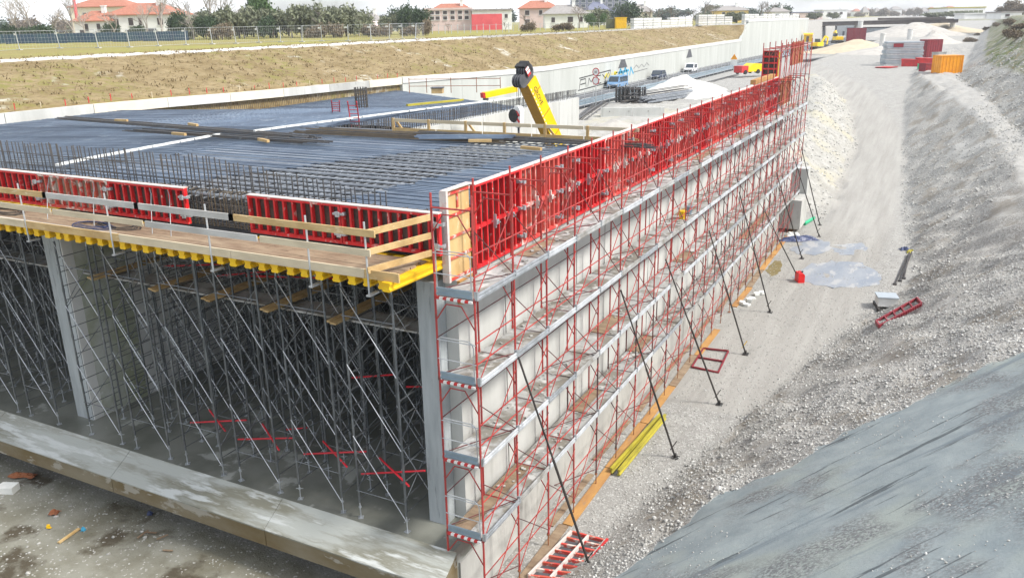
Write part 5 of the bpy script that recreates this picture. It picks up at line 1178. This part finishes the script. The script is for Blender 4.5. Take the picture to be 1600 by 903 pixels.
pile('gravel_heap', 'large pale gravel heap below the bridge', at(1430, 56, Z=3.4), 22, 20, 5.0, 'gravel_pile', 31)
pile('sand_heap', 'pale sand heap below the far end of the bridge', at(1468, 52, Z=3.4), 20, 24, 4.5, 'sand', 33)
pile('gravel_heap', 'grey heap at the foot of the right bank', at(1460, 68, Z=3.4), 8, 16, 3.6, 'gravel_pile', 37)
# bridge over the valley
pA, pB = at(1256, 41, D=345), at(1496, 36.5, D=345); br_ = thing('bridge', 'long dark steel girder bridge across the valley', 'bridge', ((pA.x+pB.x)/2, (pA.y+pB.y)/2, 3.3)); o = br_.location.copy()
a, b = Vector((pA.x, pA.y, pA.z+.5))-o, Vector((pB.x, pB.y, pA.z+.8))-o
MB().bar(a, b, 1.0, 1.5).bar(a+Vector((0, 8, 0)), b+Vector((0, 8, 0)), 1.0, 1.5).build('girder', 'steel_dark', br_); MB().bar(a+Vector((0, 4, .8)), b+Vector((0, 4, .8)), 8.6, .2).build('deck', 'steel_dark', br_)
MB().bar(a.lerp(b, .48)+Vector((0, -1.4, 1.5)), a.lerp(b, .92)+Vector((0, -1.4, 1.2)), .25, .9).build('parapet', 'steel_dark', br_)
for t_ in (.06, .34, .68, .97): p_ = a.lerp(b, t_); MB().tube((p_.x, p_.y+4, -1.0), (p_.x, p_.y+4, p_.z-.7), 1.1, 12).build('pier', 'white_cap', br_)
for px, py0, D_, h_ in ((1342, 62, 300, 8.5), (1377, 78, 190, 4.2), (1421, 60, 280, 3.4)):
    q = at(px, py0, D=D_); q.z = gz(q.x, q.y)-.2; tag(MB().tube((0, 0, 0), (0, 0, h_), .9*D_/300, 14).tube((0, 0, h_), (0, 0, h_+.25), 1.0*D_/300, 14).build('concrete_column', 'white_cap', loc=q), {1342: 'tall white round column standing in front of the bridge', 1377: 'white column beside the grey panel stack', 1421: 'short white column among the gravel heaps'}[px], 'column')
for px, py, m_, lab, s_ in ((1294, 47, 'green_plastic', 'green silo beside the far road', (1.6, 1.6, 5)), (1265, 56, 'paint_cyan', 'blue container beside the far road', (4, 3, 3.4)), (1280, 54, 'green_plastic', 'green container beside the far road', (7, 3, 2.6)), (1288, 49, 'wall_pink', 'pinkish site hut behind the green container', (10, 5, 5)), (1322, 56, 'fence_steel', 'grey site huts by the excavator', (9, 4, 5)), (1365, 58, 'panel_grey', 'long grey hut row on the far valley floor', (22, 4, 3.5)), (1262, 66, 'beam_yellow', 'yellow site cabin just beyond the tall wall', (3, 2.5, 2.6))):
    q = at(px, py, Z=2.6); t = thing('site_hut', lab, 'hut', q, rad(10)); a, b, c = s_; MB().box((-a/2, -b/2, 0), (a/2, b/2, c)).build('hut_wall', m_, t); MB().prism([(-b/2-.2, c), (b/2+.2, c), (0, c+.5)], -a/2-.2, a/2+.2, 'x').build('hut_roof', m_, t); MB().box((-a*.2, -b/2-.03, 0), (-a*.2+.9, -b/2, 2.0)).build('hut_door', 'dark_grey', t)
# ------------------------------------------------------------------ left plain: fence, houses, hedges, trees
ZP = 9.68
def gp(px, D): q = at(px, 40, D=D); return Vector((q.x, q.y, ZP))
FP = [(-34, 84, 52), (31, 79, 49), (94, 76.5, 48), (154, 76, 48), (203, 75, 47), (248, 73, 49), (291, 71, 45), (332, 70, 46), (369, 69, 45), (405, 67.5, 45), (439, 67, 44), (472, 66.5, 44), (503, 65.5, 44), (544, 65, 44), (580, 64.5, 45), (608, 63, 43), (629, 62.3, 42), (649, 62, 43), (664, 61.3, 42)]
bases = [at(px, py, Z=ZP) for px, py, _ in FP]
for n_, (a, b) in enumerate(zip(bases[:-1], bases[1:])):
    t = thing('site_fence_panel', 'mesh fence panel with white tag on the bank, %s before the vine posts' % ORD[17-n_], 'fence', a, group='mesh fence panels along the crest')
    v = b-a; ln = Vector((wob(.15), wob(.3), 2.05)); ln2 = Vector((wob(.15), wob(.3), 2.05))
    MB().tube((0, 0, 0), ln, .055, 5).build('post', 'fence_steel', t)
    MB().tube(ln, v*.985+ln2, .028, 4).tube(Vector((0, 0, .12)), v*.985+Vector((0, 0, .12)), .022, 4).build('rail', 'fence_steel', t)
    w_ = MB()
    for k in range(1, 12): w_.tube(v*(k/12)+Vector((0, 0, .12)), v*(k/12)+ln.lerp(ln2, k/12), .008, 3, cap=False)
    for z_ in (.5, .9, 1.3, 1.7): w_.tube(Vector((0, 0, z_)), v*.985+Vector((0, 0, z_)), .008, 3, cap=False)
    wo = w_.build('mesh', 'fence_steel', t); wo['kind'] = 'stuff'
    MB().bar(v*-.0+Vector((-.45, -.06, 1.72)), Vector((-.02, -.06, 1.72)), .02, .20).build('tag', 'white', t)
    MB().box((-.35, -.18, -.02), (.35, .18, .14)).build('foot', 'concrete', t)
# dark scrim along the garden
t = thing('garden_scrim', 'long dark blue-green scrim fence before the white house', 'fence', gp(-20, 138))
sc_ = [gp(px, 138) for px in range(-20, 300, 24)]
for a, b in zip(sc_[:-1], sc_[1:]):
    MB().bar(a-sc_[0]+Vector((0, 0, .85)), b-sc_[0]+Vector((0, 0, .85+wob(.1))), .06, 1.55).build('scrim_panel', 'scrim', t); MB().tube(a-sc_[0], a-sc_[0]+Vector((0, 0, 1.9)), .05, 5).build('post', 'dark_grey', t)
def house(label, px0, px1, D, eave, ridge, wallm, roofm, depth=9, wins=(), rz=None, base=None, chimney=True, door=None, over=.6, shut='shutter', cat='house', flat=False):
    """width from its two sides at distance D, faces the camera; wins = (u, z, w, h) on the front"""
    a, b = gp(px0, D), gp(px1, D); c = (a+b)/2; v = b-a; W_ = v.length
    t = thing('house', label, cat, c, math.atan2(v.y, v.x))
    wl = MB().box((-W_/2, 0, -.5), (W_/2, depth, eave)).build('wall', wallm, t)
    if flat: rf = MB().box((-W_/2-.3, -.3, eave), (W_/2+.3, depth+.3, eave+.5)).build('roof', roofm, t)
    else:
        o_ = over; hip = min(W_*.3, depth*.5)
        vs = [(-W_/2-o_, -o_, eave), (W_/2+o_, -o_, eave), (W_/2+o_, depth+o_, eave), (-W_/2-o_, depth+o_, eave), (-W_/2+hip, depth/2, ridge), (W_/2-hip, depth/2, ridge), (-W_/2-o_, -o_, eave-.18), (W_/2+o_, -o_, eave-.18), (W_/2+o_, depth+o_, eave-.18), (-W_/2-o_, depth+o_, eave-.18)]
        rf = MB().add(vs, [(0, 1, 5, 4), (1, 2, 5), (2, 3, 4, 5), (3, 0, 4), (6, 7, 1, 0), (7, 8, 2, 1), (8, 9, 3, 2), (9, 6, 0, 3), (9, 8, 7, 6)]).build('roof', roofm, t)
        if chimney: MB().box((W_*.16, depth*.35, eave+.1), (W_*.16+.9, depth*.35+.9, ridge+.9)).box((W_*.16-.12, depth*.35-.12, ridge+.9), (W_*.16+1.02, depth*.35+1.02, ridge+1.1)).build('chimney', 'wall_white', rf)
    for (u, z, ww, hh) in wins:
        x_ = u*W_
        f_ = MB().box((x_-ww/2-.1, -.05, z-.1), (x_+ww/2+.1, .0, z+hh+.1)).build('window', 'wall_white', t); MB().box((x_-ww/2, -.08, z), (x_+ww/2, -.052, z+hh)).build('pane', shut, f_); MB().box((x_-ww/2-.15, -.16, z-.2), (x_+ww/2+.15, -.02, z-.11)).build('sill', 'concrete_pale', f_)
    if door: u, ww, hh, dm = door; MB().box((u*W_-ww/2, -.07, 0), (u*W_+ww/2, -.02, hh)).build('door', dm, t)
    return t
house('big white villa with red tiled roof behind the scrim', 168, 272, 190, 5.3, 7.9, 'wall_white', 'roof_tile', 12, [(-.36, 2.9, 1.1, 1.5), (-.14, 2.9, 1.1, 1.6), (.0, 2.9, .7, 1.6), (.30, 2.9, 1.3, 1.5), (.45, 2.9, 1.0, 1.5), (-.2, .3, 1.2, 1.6)], door=(.15, 2.2, 2.2, 'dark_grey'))
house('lower wing of the villa with red roof and two dark windows', 116, 170, 188, 4.1, 6.3, 'wall_white', 'roof_tile', 9, [(-.15, 1.9, .8, 1.5), (.20, 1.9, .8, 1.5), (.42, 1.9, .6, 1.4)], door=(-.3, 1.0, 2.1, 'shutter'))
house('taller villa rising behind the white villa, red roof', 112, 205, 232, 8.3, 10.8, 'wall_cream', 'roof_tile', 12, [(-.25, 5.2, 1.1, 1.5), (.25, 5.2, 1.1, 1.5)])
q = gp(122, 215); tag(MB().tube((0, 0, 0), (0, 0, 13.5), .4, 8).tube((0, 0, 13.5), (0, 0, 13.9), .5, 8).build('flue_pipe', 'gate_red', loc=q), 'tall red flue pipe beside the villa roof', 'flue')
house('small brown-roofed house half hidden by the olive hedge', 562, 592, 250, 3.0, 5.6, 'wall_white', 'roof_grey', 8, [(-.2, 1.2, .9, 1.1)])
house('pale roof annex beside the olive hedge', 566, 618, 235, 1.6, 2.9, 'wall_white', 'wall_pink', 6, [(.2, .3, .8, .8)], chimney=False)
house('red-roofed house behind the pink workshop', 662, 748, 262, 4.6, 8.0, 'wall_cream', 'roof_tile', 12, [(-.4, 1.5, 1, 1.4)])
house('pink workshop with two rows of small windows', 664, 737, 224, 5.4, 5.8, 'wall_pink', 'wall_pink', 10, [(u, z, 1.1, .85) for z in (2.9, 4.3) for u in (-.34, -.22, -.06, .10, .26, .40)], chimney=False, flat=True, cat='workshop')
house('white shed with a large red roller gate', 738, 800, 222, 4.9, 5.2, 'wall_white', 'roof_grey', 9, [(.36, 3.0, .8, 1.0)], chimney=False, flat=True, door=(-.13, 8.2, 4.1, 'gate_red'), cat='shed')
house('pinkish two-storey house with shallow red roof', 812, 872, 262, 6.0, 8.4, 'wall_pink', 'roof_tile', 11, [(-.3, 1.0, 1.6, 1.6), (-.3, 3.9, 1.4, 1.4), (.05, 3.9, 1.0, 1.4), (.3, 3.9, 1.0, 1.4)], door=(.2, 1.2, 2.2, 'gate_red'))
house('white house with grey hipped roof beside the bare tree', 851, 918, 232, 3.9, 6.4, 'wall_white', 'roof_grey', 11, [(.10, 1.6, 1.5, 1.4), (-.3, 1.6, 1.0, 1.3), (.35, 1.6, .9, 1.3)])
house('dark roofed house behind the bare tree', 918, 950, 330, 6.0, 9.0, 'wall_white', 'wall_tower', 10, [(0, 3, 1.2, 1.4)])
house('cream gabled house right of the round tree', 984, 1019, 320, 4.6, 7.6, 'wall_cream', 'roof_grey', 10, [(-.2, 2.8, 1.0, 1.3), (.2, 2.8, 1.0, 1.3)])
house('yellow house with grey hipped roof above the block stack', 1120, 1168, 335, 4.7, 6.6, 'wall_yellow', 'roof_grey', 12, [(-.3, 2.6, 1.2, 1.4), (0, 2.6, 1.0, 1.4), (.3, 2.6, 1.2, 1.4)])
house('low house with grey roof above the tall wall', 1204, 1232, 345, 3.9, 5.6, 'wall_white', 'roof_grey', 11, [(-.2, 1.4, 1.2, 1.3)])
house('long low building with a dark blue fascia beyond the tall wall', 1236, 1284, 420, 3.4, 4.4, 'wall_pink', 'wall_tower', 12, [(-.3, 1, 2, 1.2), (.2, 1, 2, 1.2)], chimney=False, flat=True, cat='building')
house('white commercial block beyond the bridge end', 1284, 1322, 460, 4.6, 5, 'wall_white', 'white_cap', 14, [(-.25, 2.4, 1.6, 1.2), (0, 2.4, 1.6, 1.2), (.25, 2.4, 1.6, 1.2)], chimney=False, flat=True, cat='building')
tw_ = house('dark blue glazed tower block behind the houses', 894, 980, 470, 16.5, 17, 'wall_tower', 'wall_tower', 16, [(-.42+.12*i, 9+2.6*j, 2.4, 1.6) for i in range(8) for j in range(3)], chimney=False, flat=True, shut='glass', cat='tower block')
house('white factory hall with a yellow-green band on the right bank', 1478, 1536, 420, 4.2, 4.6, 'wall_white', 'beam_lime', 20, [(-.4+.13*i, 1.6, 2.2, 1.4) for i in range(7)], chimney=False, flat=True, shut='leaf_olive', cat='factory')
house('white shed on the crest of the right bank', 1562, 1594, 300, 1.6, 2.0, 'wall_white', 'roof_grey', 10, [(-.2, .3, 1.6, .9)], chimney=False, flat=True, cat='shed')
house('white low wall building beside the factory hall', 1505, 1556, 330, 1.3, 1.6, 'wall_white', 'white_cap', 8, [(.2, .2, 1.4, .8)], chimney=False, flat=True, cat='shed')
for k in range(15):
    px = 1322+k*11+wob(4); D_ = 850+random.random()*250
    house('tiny distant pale house beyond the bridge', px, px+7+random.random()*9, D_, 4+random.random()*3, 8+random.random()*2, random.choice(['wall_white', 'wall_cream', 'wall_white', 'wall_pink']), random.choice(['roof_grey', 'roof_tile', 'roof_grey']), 10, [(-.2, 2, 1.4, 1.4), (.2, 2, 1.4, 1.4)], chimney=False)['group'] = 'distant houses beyond the bridge'
# containers by the fence
def booth(label, px0, px1, D, h_, m_):
    a, b = gp(px0, D), gp(px1, D); v = b-a; t = thing('site_booth', label, 'booth', (a+b)/2, math.atan2(v.y, v.x)); W_ = v.length
    MB().box((-W_/2, 0, .0), (W_/2, 2.4, h_)).build('booth_wall', m_, t); MB().box((-W_/2-.1, -.1, h_), (W_/2+.1, 2.5, h_+.14)).build('booth_roof', m_, t)
    for k in range(4): MB().box((-W_/2+W_*(k+.4)/4.2, -.05, .15), (-W_/2+W_*(k+.4)/4.2+.1, 0, h_-.1)).build('rib', m_, t)
booth('bright yellow container booth on the crest of the bank', 962, 979, 190, 2.35, 'beam_yellow'); booth('grey-green container beside the yellow booth', 948, 961, 192, 2.1, 'leaf_olive')
# far thin fence posts
for k in range(17):
    q = gp(802+k*8.4, 178); tag(MB().tube((0, 0, 0), (0, 0, 1.5), .06, 5).tube((0, 0, 1.45), gp(802+(k+1)*8.4, 178)-q+Vector((0, 0, 1.45)), .03, 4).build('fence_post', 'fence_steel', loc=q), 'thin steel fence post with top wire before the houses', 'fence', 'fence posts before the houses')
for k in range(13):
    q = gp(675+k*10, 160); tag(MB().tube((0, 0, 0), (0, 0, 1.7+wob(.3)), .07, 5).tube((0, 0, 1.5), gp(675+(k+1)*10, 160)-q+Vector((0, 0, 1.5)), .025, 4).build('vine_post', 'fence_steel', loc=q), 'whitish vineyard post before the pink workshop', 'post', 'vineyard posts')

# foliage: leaf-sized faces through the crown's volume
def crown_mesh(name, m_, n, seed, lobes, leaf=.16, elong=1.):
    r_ = np.random.default_rng(seed); vs = []; fs = []
    for i in range(n):
        c, rr = lobes[r_.integers(len(lobes))]; d_ = r_.normal(size=3); d_ /= np.linalg.norm(d_)
        p_ = np.array(c)+d_*np.array(rr)*(r_.random()**.38)*(1+.25*math.sin(d_[0]*7+d_[2]*5+seed))
        a = r_.normal(size=3); a /= np.linalg.norm(a); b = np.cross(a, r_.normal(size=3)); b /= np.linalg.norm(b); s_ = leaf*r_.uniform(.6, 1.4)
        o = len(vs); vs += [tuple(p_-a*s_*elong), tuple(p_+b*s_*.6), tuple(p_+a*s_*elong), tuple(p_-b*s_*.6)]; fs.append((o, o+1, o+2, o+3))
    me = bpy.data.meshes.new(name); me.from_pydata(vs, [], fs); me.materials.append(MATS[m_]); me.update(); return me
def rl(seed, n, spread, zc, rr):
    r_ = random.Random(seed); return [((r_.uniform(-spread, spread), r_.uniform(-spread, spread), zc+r_.uniform(-.35, .35)*spread), (rr*r_.uniform(.6, 1.1),)*2+(rr*r_.uniform(.55, 1.0),)) for _ in range(n)]
CM = {'olive': [crown_mesh('crown', 'leaf_olive', 3600, s, rl(s, 8, .62, .62, .52), .060, 1.5) for s in (1, 2, 3)], 'dark': [crown_mesh('crown', 'leaf_dark', 4200, s, rl(s, 9, .55, .60, .50), .055) for s in (4, 5)], 'mid': [crown_mesh('crown', 'leaf_mid', 4200, s, rl(s, 9, .55, .60, .50), .050) for s in (6, 7)], 'brown': [crown_mesh('crown', 'leaf_brown', 2200, s, rl(s, 8, .62, .58, .5), .050, 1.7) for s in (8, 9)]}
trunk = MB()
for a in range(5): trunk.tube((0, 0, 0), (.16*math.cos(a*1.3), .16*math.sin(a*1.3), .55+.05*a), .035, 5, r1=.015)
TRK = trunk.mesh('trunk', 'bark')
def bush(kind, px, D, wpx, hm, label, grp=None, zb=ZP, name='bush', cat='bush'):
    q = gp(px, D); q.z = zb; t = thing(name, label, cat, q, random.random()*6, grp); wm = wpx*D/FPX/2.1
    put('crown', random.choice(CM[kind]), parent=t, scale=(wm, wm, hm*.85)); put('trunk', TRK, parent=t, scale=(wm, wm, hm)); return t
oh = 'olive-grey bush in the hedge behind the mesh fence'
for px, D, w_, h_ in ((300, 152, 60, 4.6), (335, 158, 62, 5.0), (372, 150, 66, 5.4), (430, 150, 70, 4.6), (470, 148, 66, 5.6), (505, 146, 66, 5.6), (540, 150, 62, 5.2), (560, 156, 50, 4.6), (606, 165, 40, 4.0), (450, 165, 60, 5.0), (395, 168, 60, 5.6)): bush('olive', px, D, w_, h_, oh, 'olive-grey hedge bushes')
for px, D, w_, h_ in ((285, 150, 44, 5.0), (320, 146, 40, 4.4), (425, 146, 46, 3.9), (640, 165, 40, 5.8), (660, 160, 34, 5.2), (625, 172, 40, 5.6), (405, 180, 50, 8.2)): bush('dark', px, D, w_, h_, 'dark green bush in the hedge behind the mesh fence', 'dark green hedge bushes')
for px, D, w_, h_ in ((345, 140, 44, 3.2), (490, 140, 50, 2.6), (520, 138, 44, 2.6), (575, 140, 46, 2.2), (600, 138, 30, 2.4), (668, 140, 26, 3.0), (640, 138, 34, 2.0)): bush('brown', px, D, w_, h_, 'dry brown thicket at the foot of the hedge', 'dry thickets along the hedge')
bush('mid', 402, 172, 62, 9.2, 'bright green tree rising behind the hedge', name='green_tree', cat='tree')
for px, D, w_, h_ in ((172, 172, 30, 3.6), (215, 170, 28, 3.0), (15, 160, 40, 3.4), (60, 158, 60, 3.4)): bush('dark', px, D, w_, h_, 'dark shrub between the scrim and the white villa', 'shrubs before the villa')
bush('dark', 974, 250, 56, 7.2, 'big round dark green tree behind the yellow booth', name='evergreen_tree', cat='tree')
bush('mid', 920, 225, 26, 4.0, 'bright green shrub left of the round tree'); bush('mid', 944, 222, 18, 4.0, 'narrow bright green shrub beside the round tree'); bush('olive', 935, 235, 34, 5.0, 'olive tree between the green shrubs')
for px, D, w_, h_ in ((1100, 290, 30, 3.6), (1125, 290, 20, 3.0), (1150, 288, 40, 3.6), (1010, 210, 30, 2.8), (1000, 215, 26, 2.4)): bush('olive', px, D, w_, h_, 'olive-grey bush behind the block stack', 'bushes behind the block stacks')
bush('brown', 825, 165, 28, 2.2, 'tall dry reed clump on the crest of the bank', name='reed_clump', cat='reeds'); bush('brown', 880, 168, 40, 1.9, 'low dry reed clump on the crest of the bank', name='reed_clump', cat='reeds')
for px, D, w_, h_ in ((1575, 330, 44, 6.5), (1560, 335, 30, 4.0), (1595, 320, 40, 5.0)): bush('brown', px, D, w_, h_, 'dark bare wood on the crest of the right bank', 'trees on the right crest', 10.2, 'crest_tree', 'tree')
for px, D, w_, h_ in ((1272, 400, 24, 3.4), (1300, 440, 20, 3.2), (1465, 400, 60, 2.6), (1500, 395, 40, 2.4)): bush('olive', px, D, w_, h_, 'distant grey-green bush by the far buildings', 'distant bushes')
for k in range(26):
    px = 1262+k*9+wob(4); bush('brown', px, 800+random.random()*280, 12+random.random()*14, 5+random.random()*5, 'hazy bare tree on the horizon beyond the bridge', 'trees on the horizon', 9.0, 'horizon_tree', 'tree')
for k in range(22):
    px = -10+k*58+wob(20); bush(random.choice(['brown', 'olive', 'dark']), px, 380+random.random()*160, 50+random.random()*40, 6+random.random()*5, 'distant tree behind the houses', 'distant trees behind the houses', 9.4, 'distant_tree', 'tree')
# vegetation on the right bank
x = []
for k, (px, py, z) in enumerate(((1560, 35, 10.2), (1580, 33, 10.2), (1595, 40, 9.5), (1540, 42, 9.6), (1525, 50, 8.2), (1515, 60, 7.0), (1595, 52, 8.5), (1580, 50, 8.6))):
    q = on_ground(px, py+6); t = thing('dry_bush', 'dry brown bush on the upper right bank', 'bush', q, k, 'dry bushes on the right bank'); s_ = 1.3+random.random()*.8; put('crown', random.choice(CM['brown']), (0, 0, -.3), parent=t, scale=(s_*1.3, s_*1.3, s_*.9)); put('trunk', TRK, (0, 0, -.3), parent=t, scale=s_)
# bare trees
def bare_mesh(seed, m_, n0=5):
    r_ = random.Random(seed); tr = MB(); tw2 = MB()
    def grow(p, d_, L_, r, lev):
        q = p+d_*L_; (tr if lev < 2 else tw2).tube(p, q, r, 5 if lev < 2 else 3, r1=r*.66, cap=False)
        if lev >= 5: return
        for _ in range(3 if lev < 4 else 2):
            nd = (d_+Vector((r_.gauss(0, .42), r_.gauss(0, .42), r_.gauss(.10, .25)))).normalized(); grow(q if _ else p+d_*L_*.7, nd, L_*r_.uniform(.62, .86), r*.6, lev+1)
    grow(Vector((0, 0, 0)), Vector((r_.gauss(0, .06), r_.gauss(0, .06), 1)).normalized(), .27, .026, 0)
    return tr.mesh('trunk', m_), tw2.mesh('crown', m_)
BT = [bare_mesh(s, 'bark_pale') for s in (11, 12, 13)]; BD = [bare_mesh(s, 'bark') for s in (14, 15)]
def bare(px, D, h_, label, grp, k, dark=False, z=ZP):
    q = gp(px, D); q.z = z; t = thing('bare_tree', label, 'tree', q, k*1.7, grp); a, b = (BD if dark else BT)[k % (2 if dark else 3)]; put('trunk', a, parent=t, scale=h_); put('crown', b, parent=t, scale=h_)
for k, (px, D, h_) in enumerate(((22, 165, 10), (48, 160, 11), (82, 170, 9), (112, 165, 10), (132, 158, 7), (178, 165, 8), (228, 165, 8), (252, 162, 11), (300, 168, 12), (330, 165, 13), (345, 172, 11))): bare(px, D, h_, 'pale leafless tree beside the white villa', 'bare trees around the villa', k)
for k, (px, D, h_) in enumerate(((1098, 300, 10), (1112, 310, 9), (1050, 290, 8), (1082, 280, 6), (1188, 320, 9.5), (1198, 330, 10), (1015, 280, 7), (1028, 285, 7), (766, 290, 7))): bare(px, D, h_, 'dark leafless tree behind the block stacks', 'bare trees behind the block stacks', k, True)
bare(905, 215, 7.5, 'reddish-brown leafless tree before the grey-roofed house', None, 1, True); bare(822, 225, 5, 'small bare tree before the pinkish house', None, 2, True)
for k, px in enumerate((673, 700, 790)): bare(px, 175, 2.6, 'gnarled bare vine tree before the pink workshop', 'vine trees before the workshop', k, True)
for k, (px, D, h_) in enumerate(((380, 150, 6), (420, 152, 5.5), (455, 146, 6), (500, 144, 6), (528, 148, 6.2), (560, 150, 5), (300, 146, 6))): bare(px, D, h_, 'grey leafless shrub rising from the olive hedge', 'leafless shrubs in the hedge', k)
# radio mast far behind
q = gp(504, 430); ms = MB()
for sx, sy in ((-1, -1), (1, -1), (1, 1), (-1, 1)): ms.tube((sx*.7, sy*.7, 0), (sx*.35, sy*.35, 22), .12, 4)
for k in range(14): ms.tube((-.65, -.65, k*1.6), (.6, -.6, k*1.6+1.5), .07, 3); ms.tube((.65, -.65, k*1.6), (-.6, -.6, k*1.6+1.5), .07, 3)
tag(ms.build('radio_mast', 'fence_steel', loc=q), 'thin lattice radio mast far behind the hedge', 'mast')

# ------------------------------------------------------------------ haze
HAZE = .0003
hzb = MB().box((-1780, -59, -4.5), (1780, 1150, 32)).build('haze', 'white'); hzb['kind'] = 'stuff'
hm_ = bpy.data.materials.new('haze_air'); hm_.use_nodes = True; tn = hm_.node_tree
for n_ in list(tn.nodes):
    if n_.type == 'BSDF_PRINCIPLED': tn.nodes.remove(n_)
pv = tn.nodes.new('ShaderNodeVolumePrincipled'); pv.inputs['Color'].default_value = (.92, .95, 1, 1); pv.inputs['Density'].default_value = HAZE; pv.inputs['Anisotropy'].default_value = .2
tn.links.new(pv.outputs[0], tn.nodes['Material Output'].inputs['Volume'])
hzb.data.materials.clear(); hzb.data.materials.append(hm_)
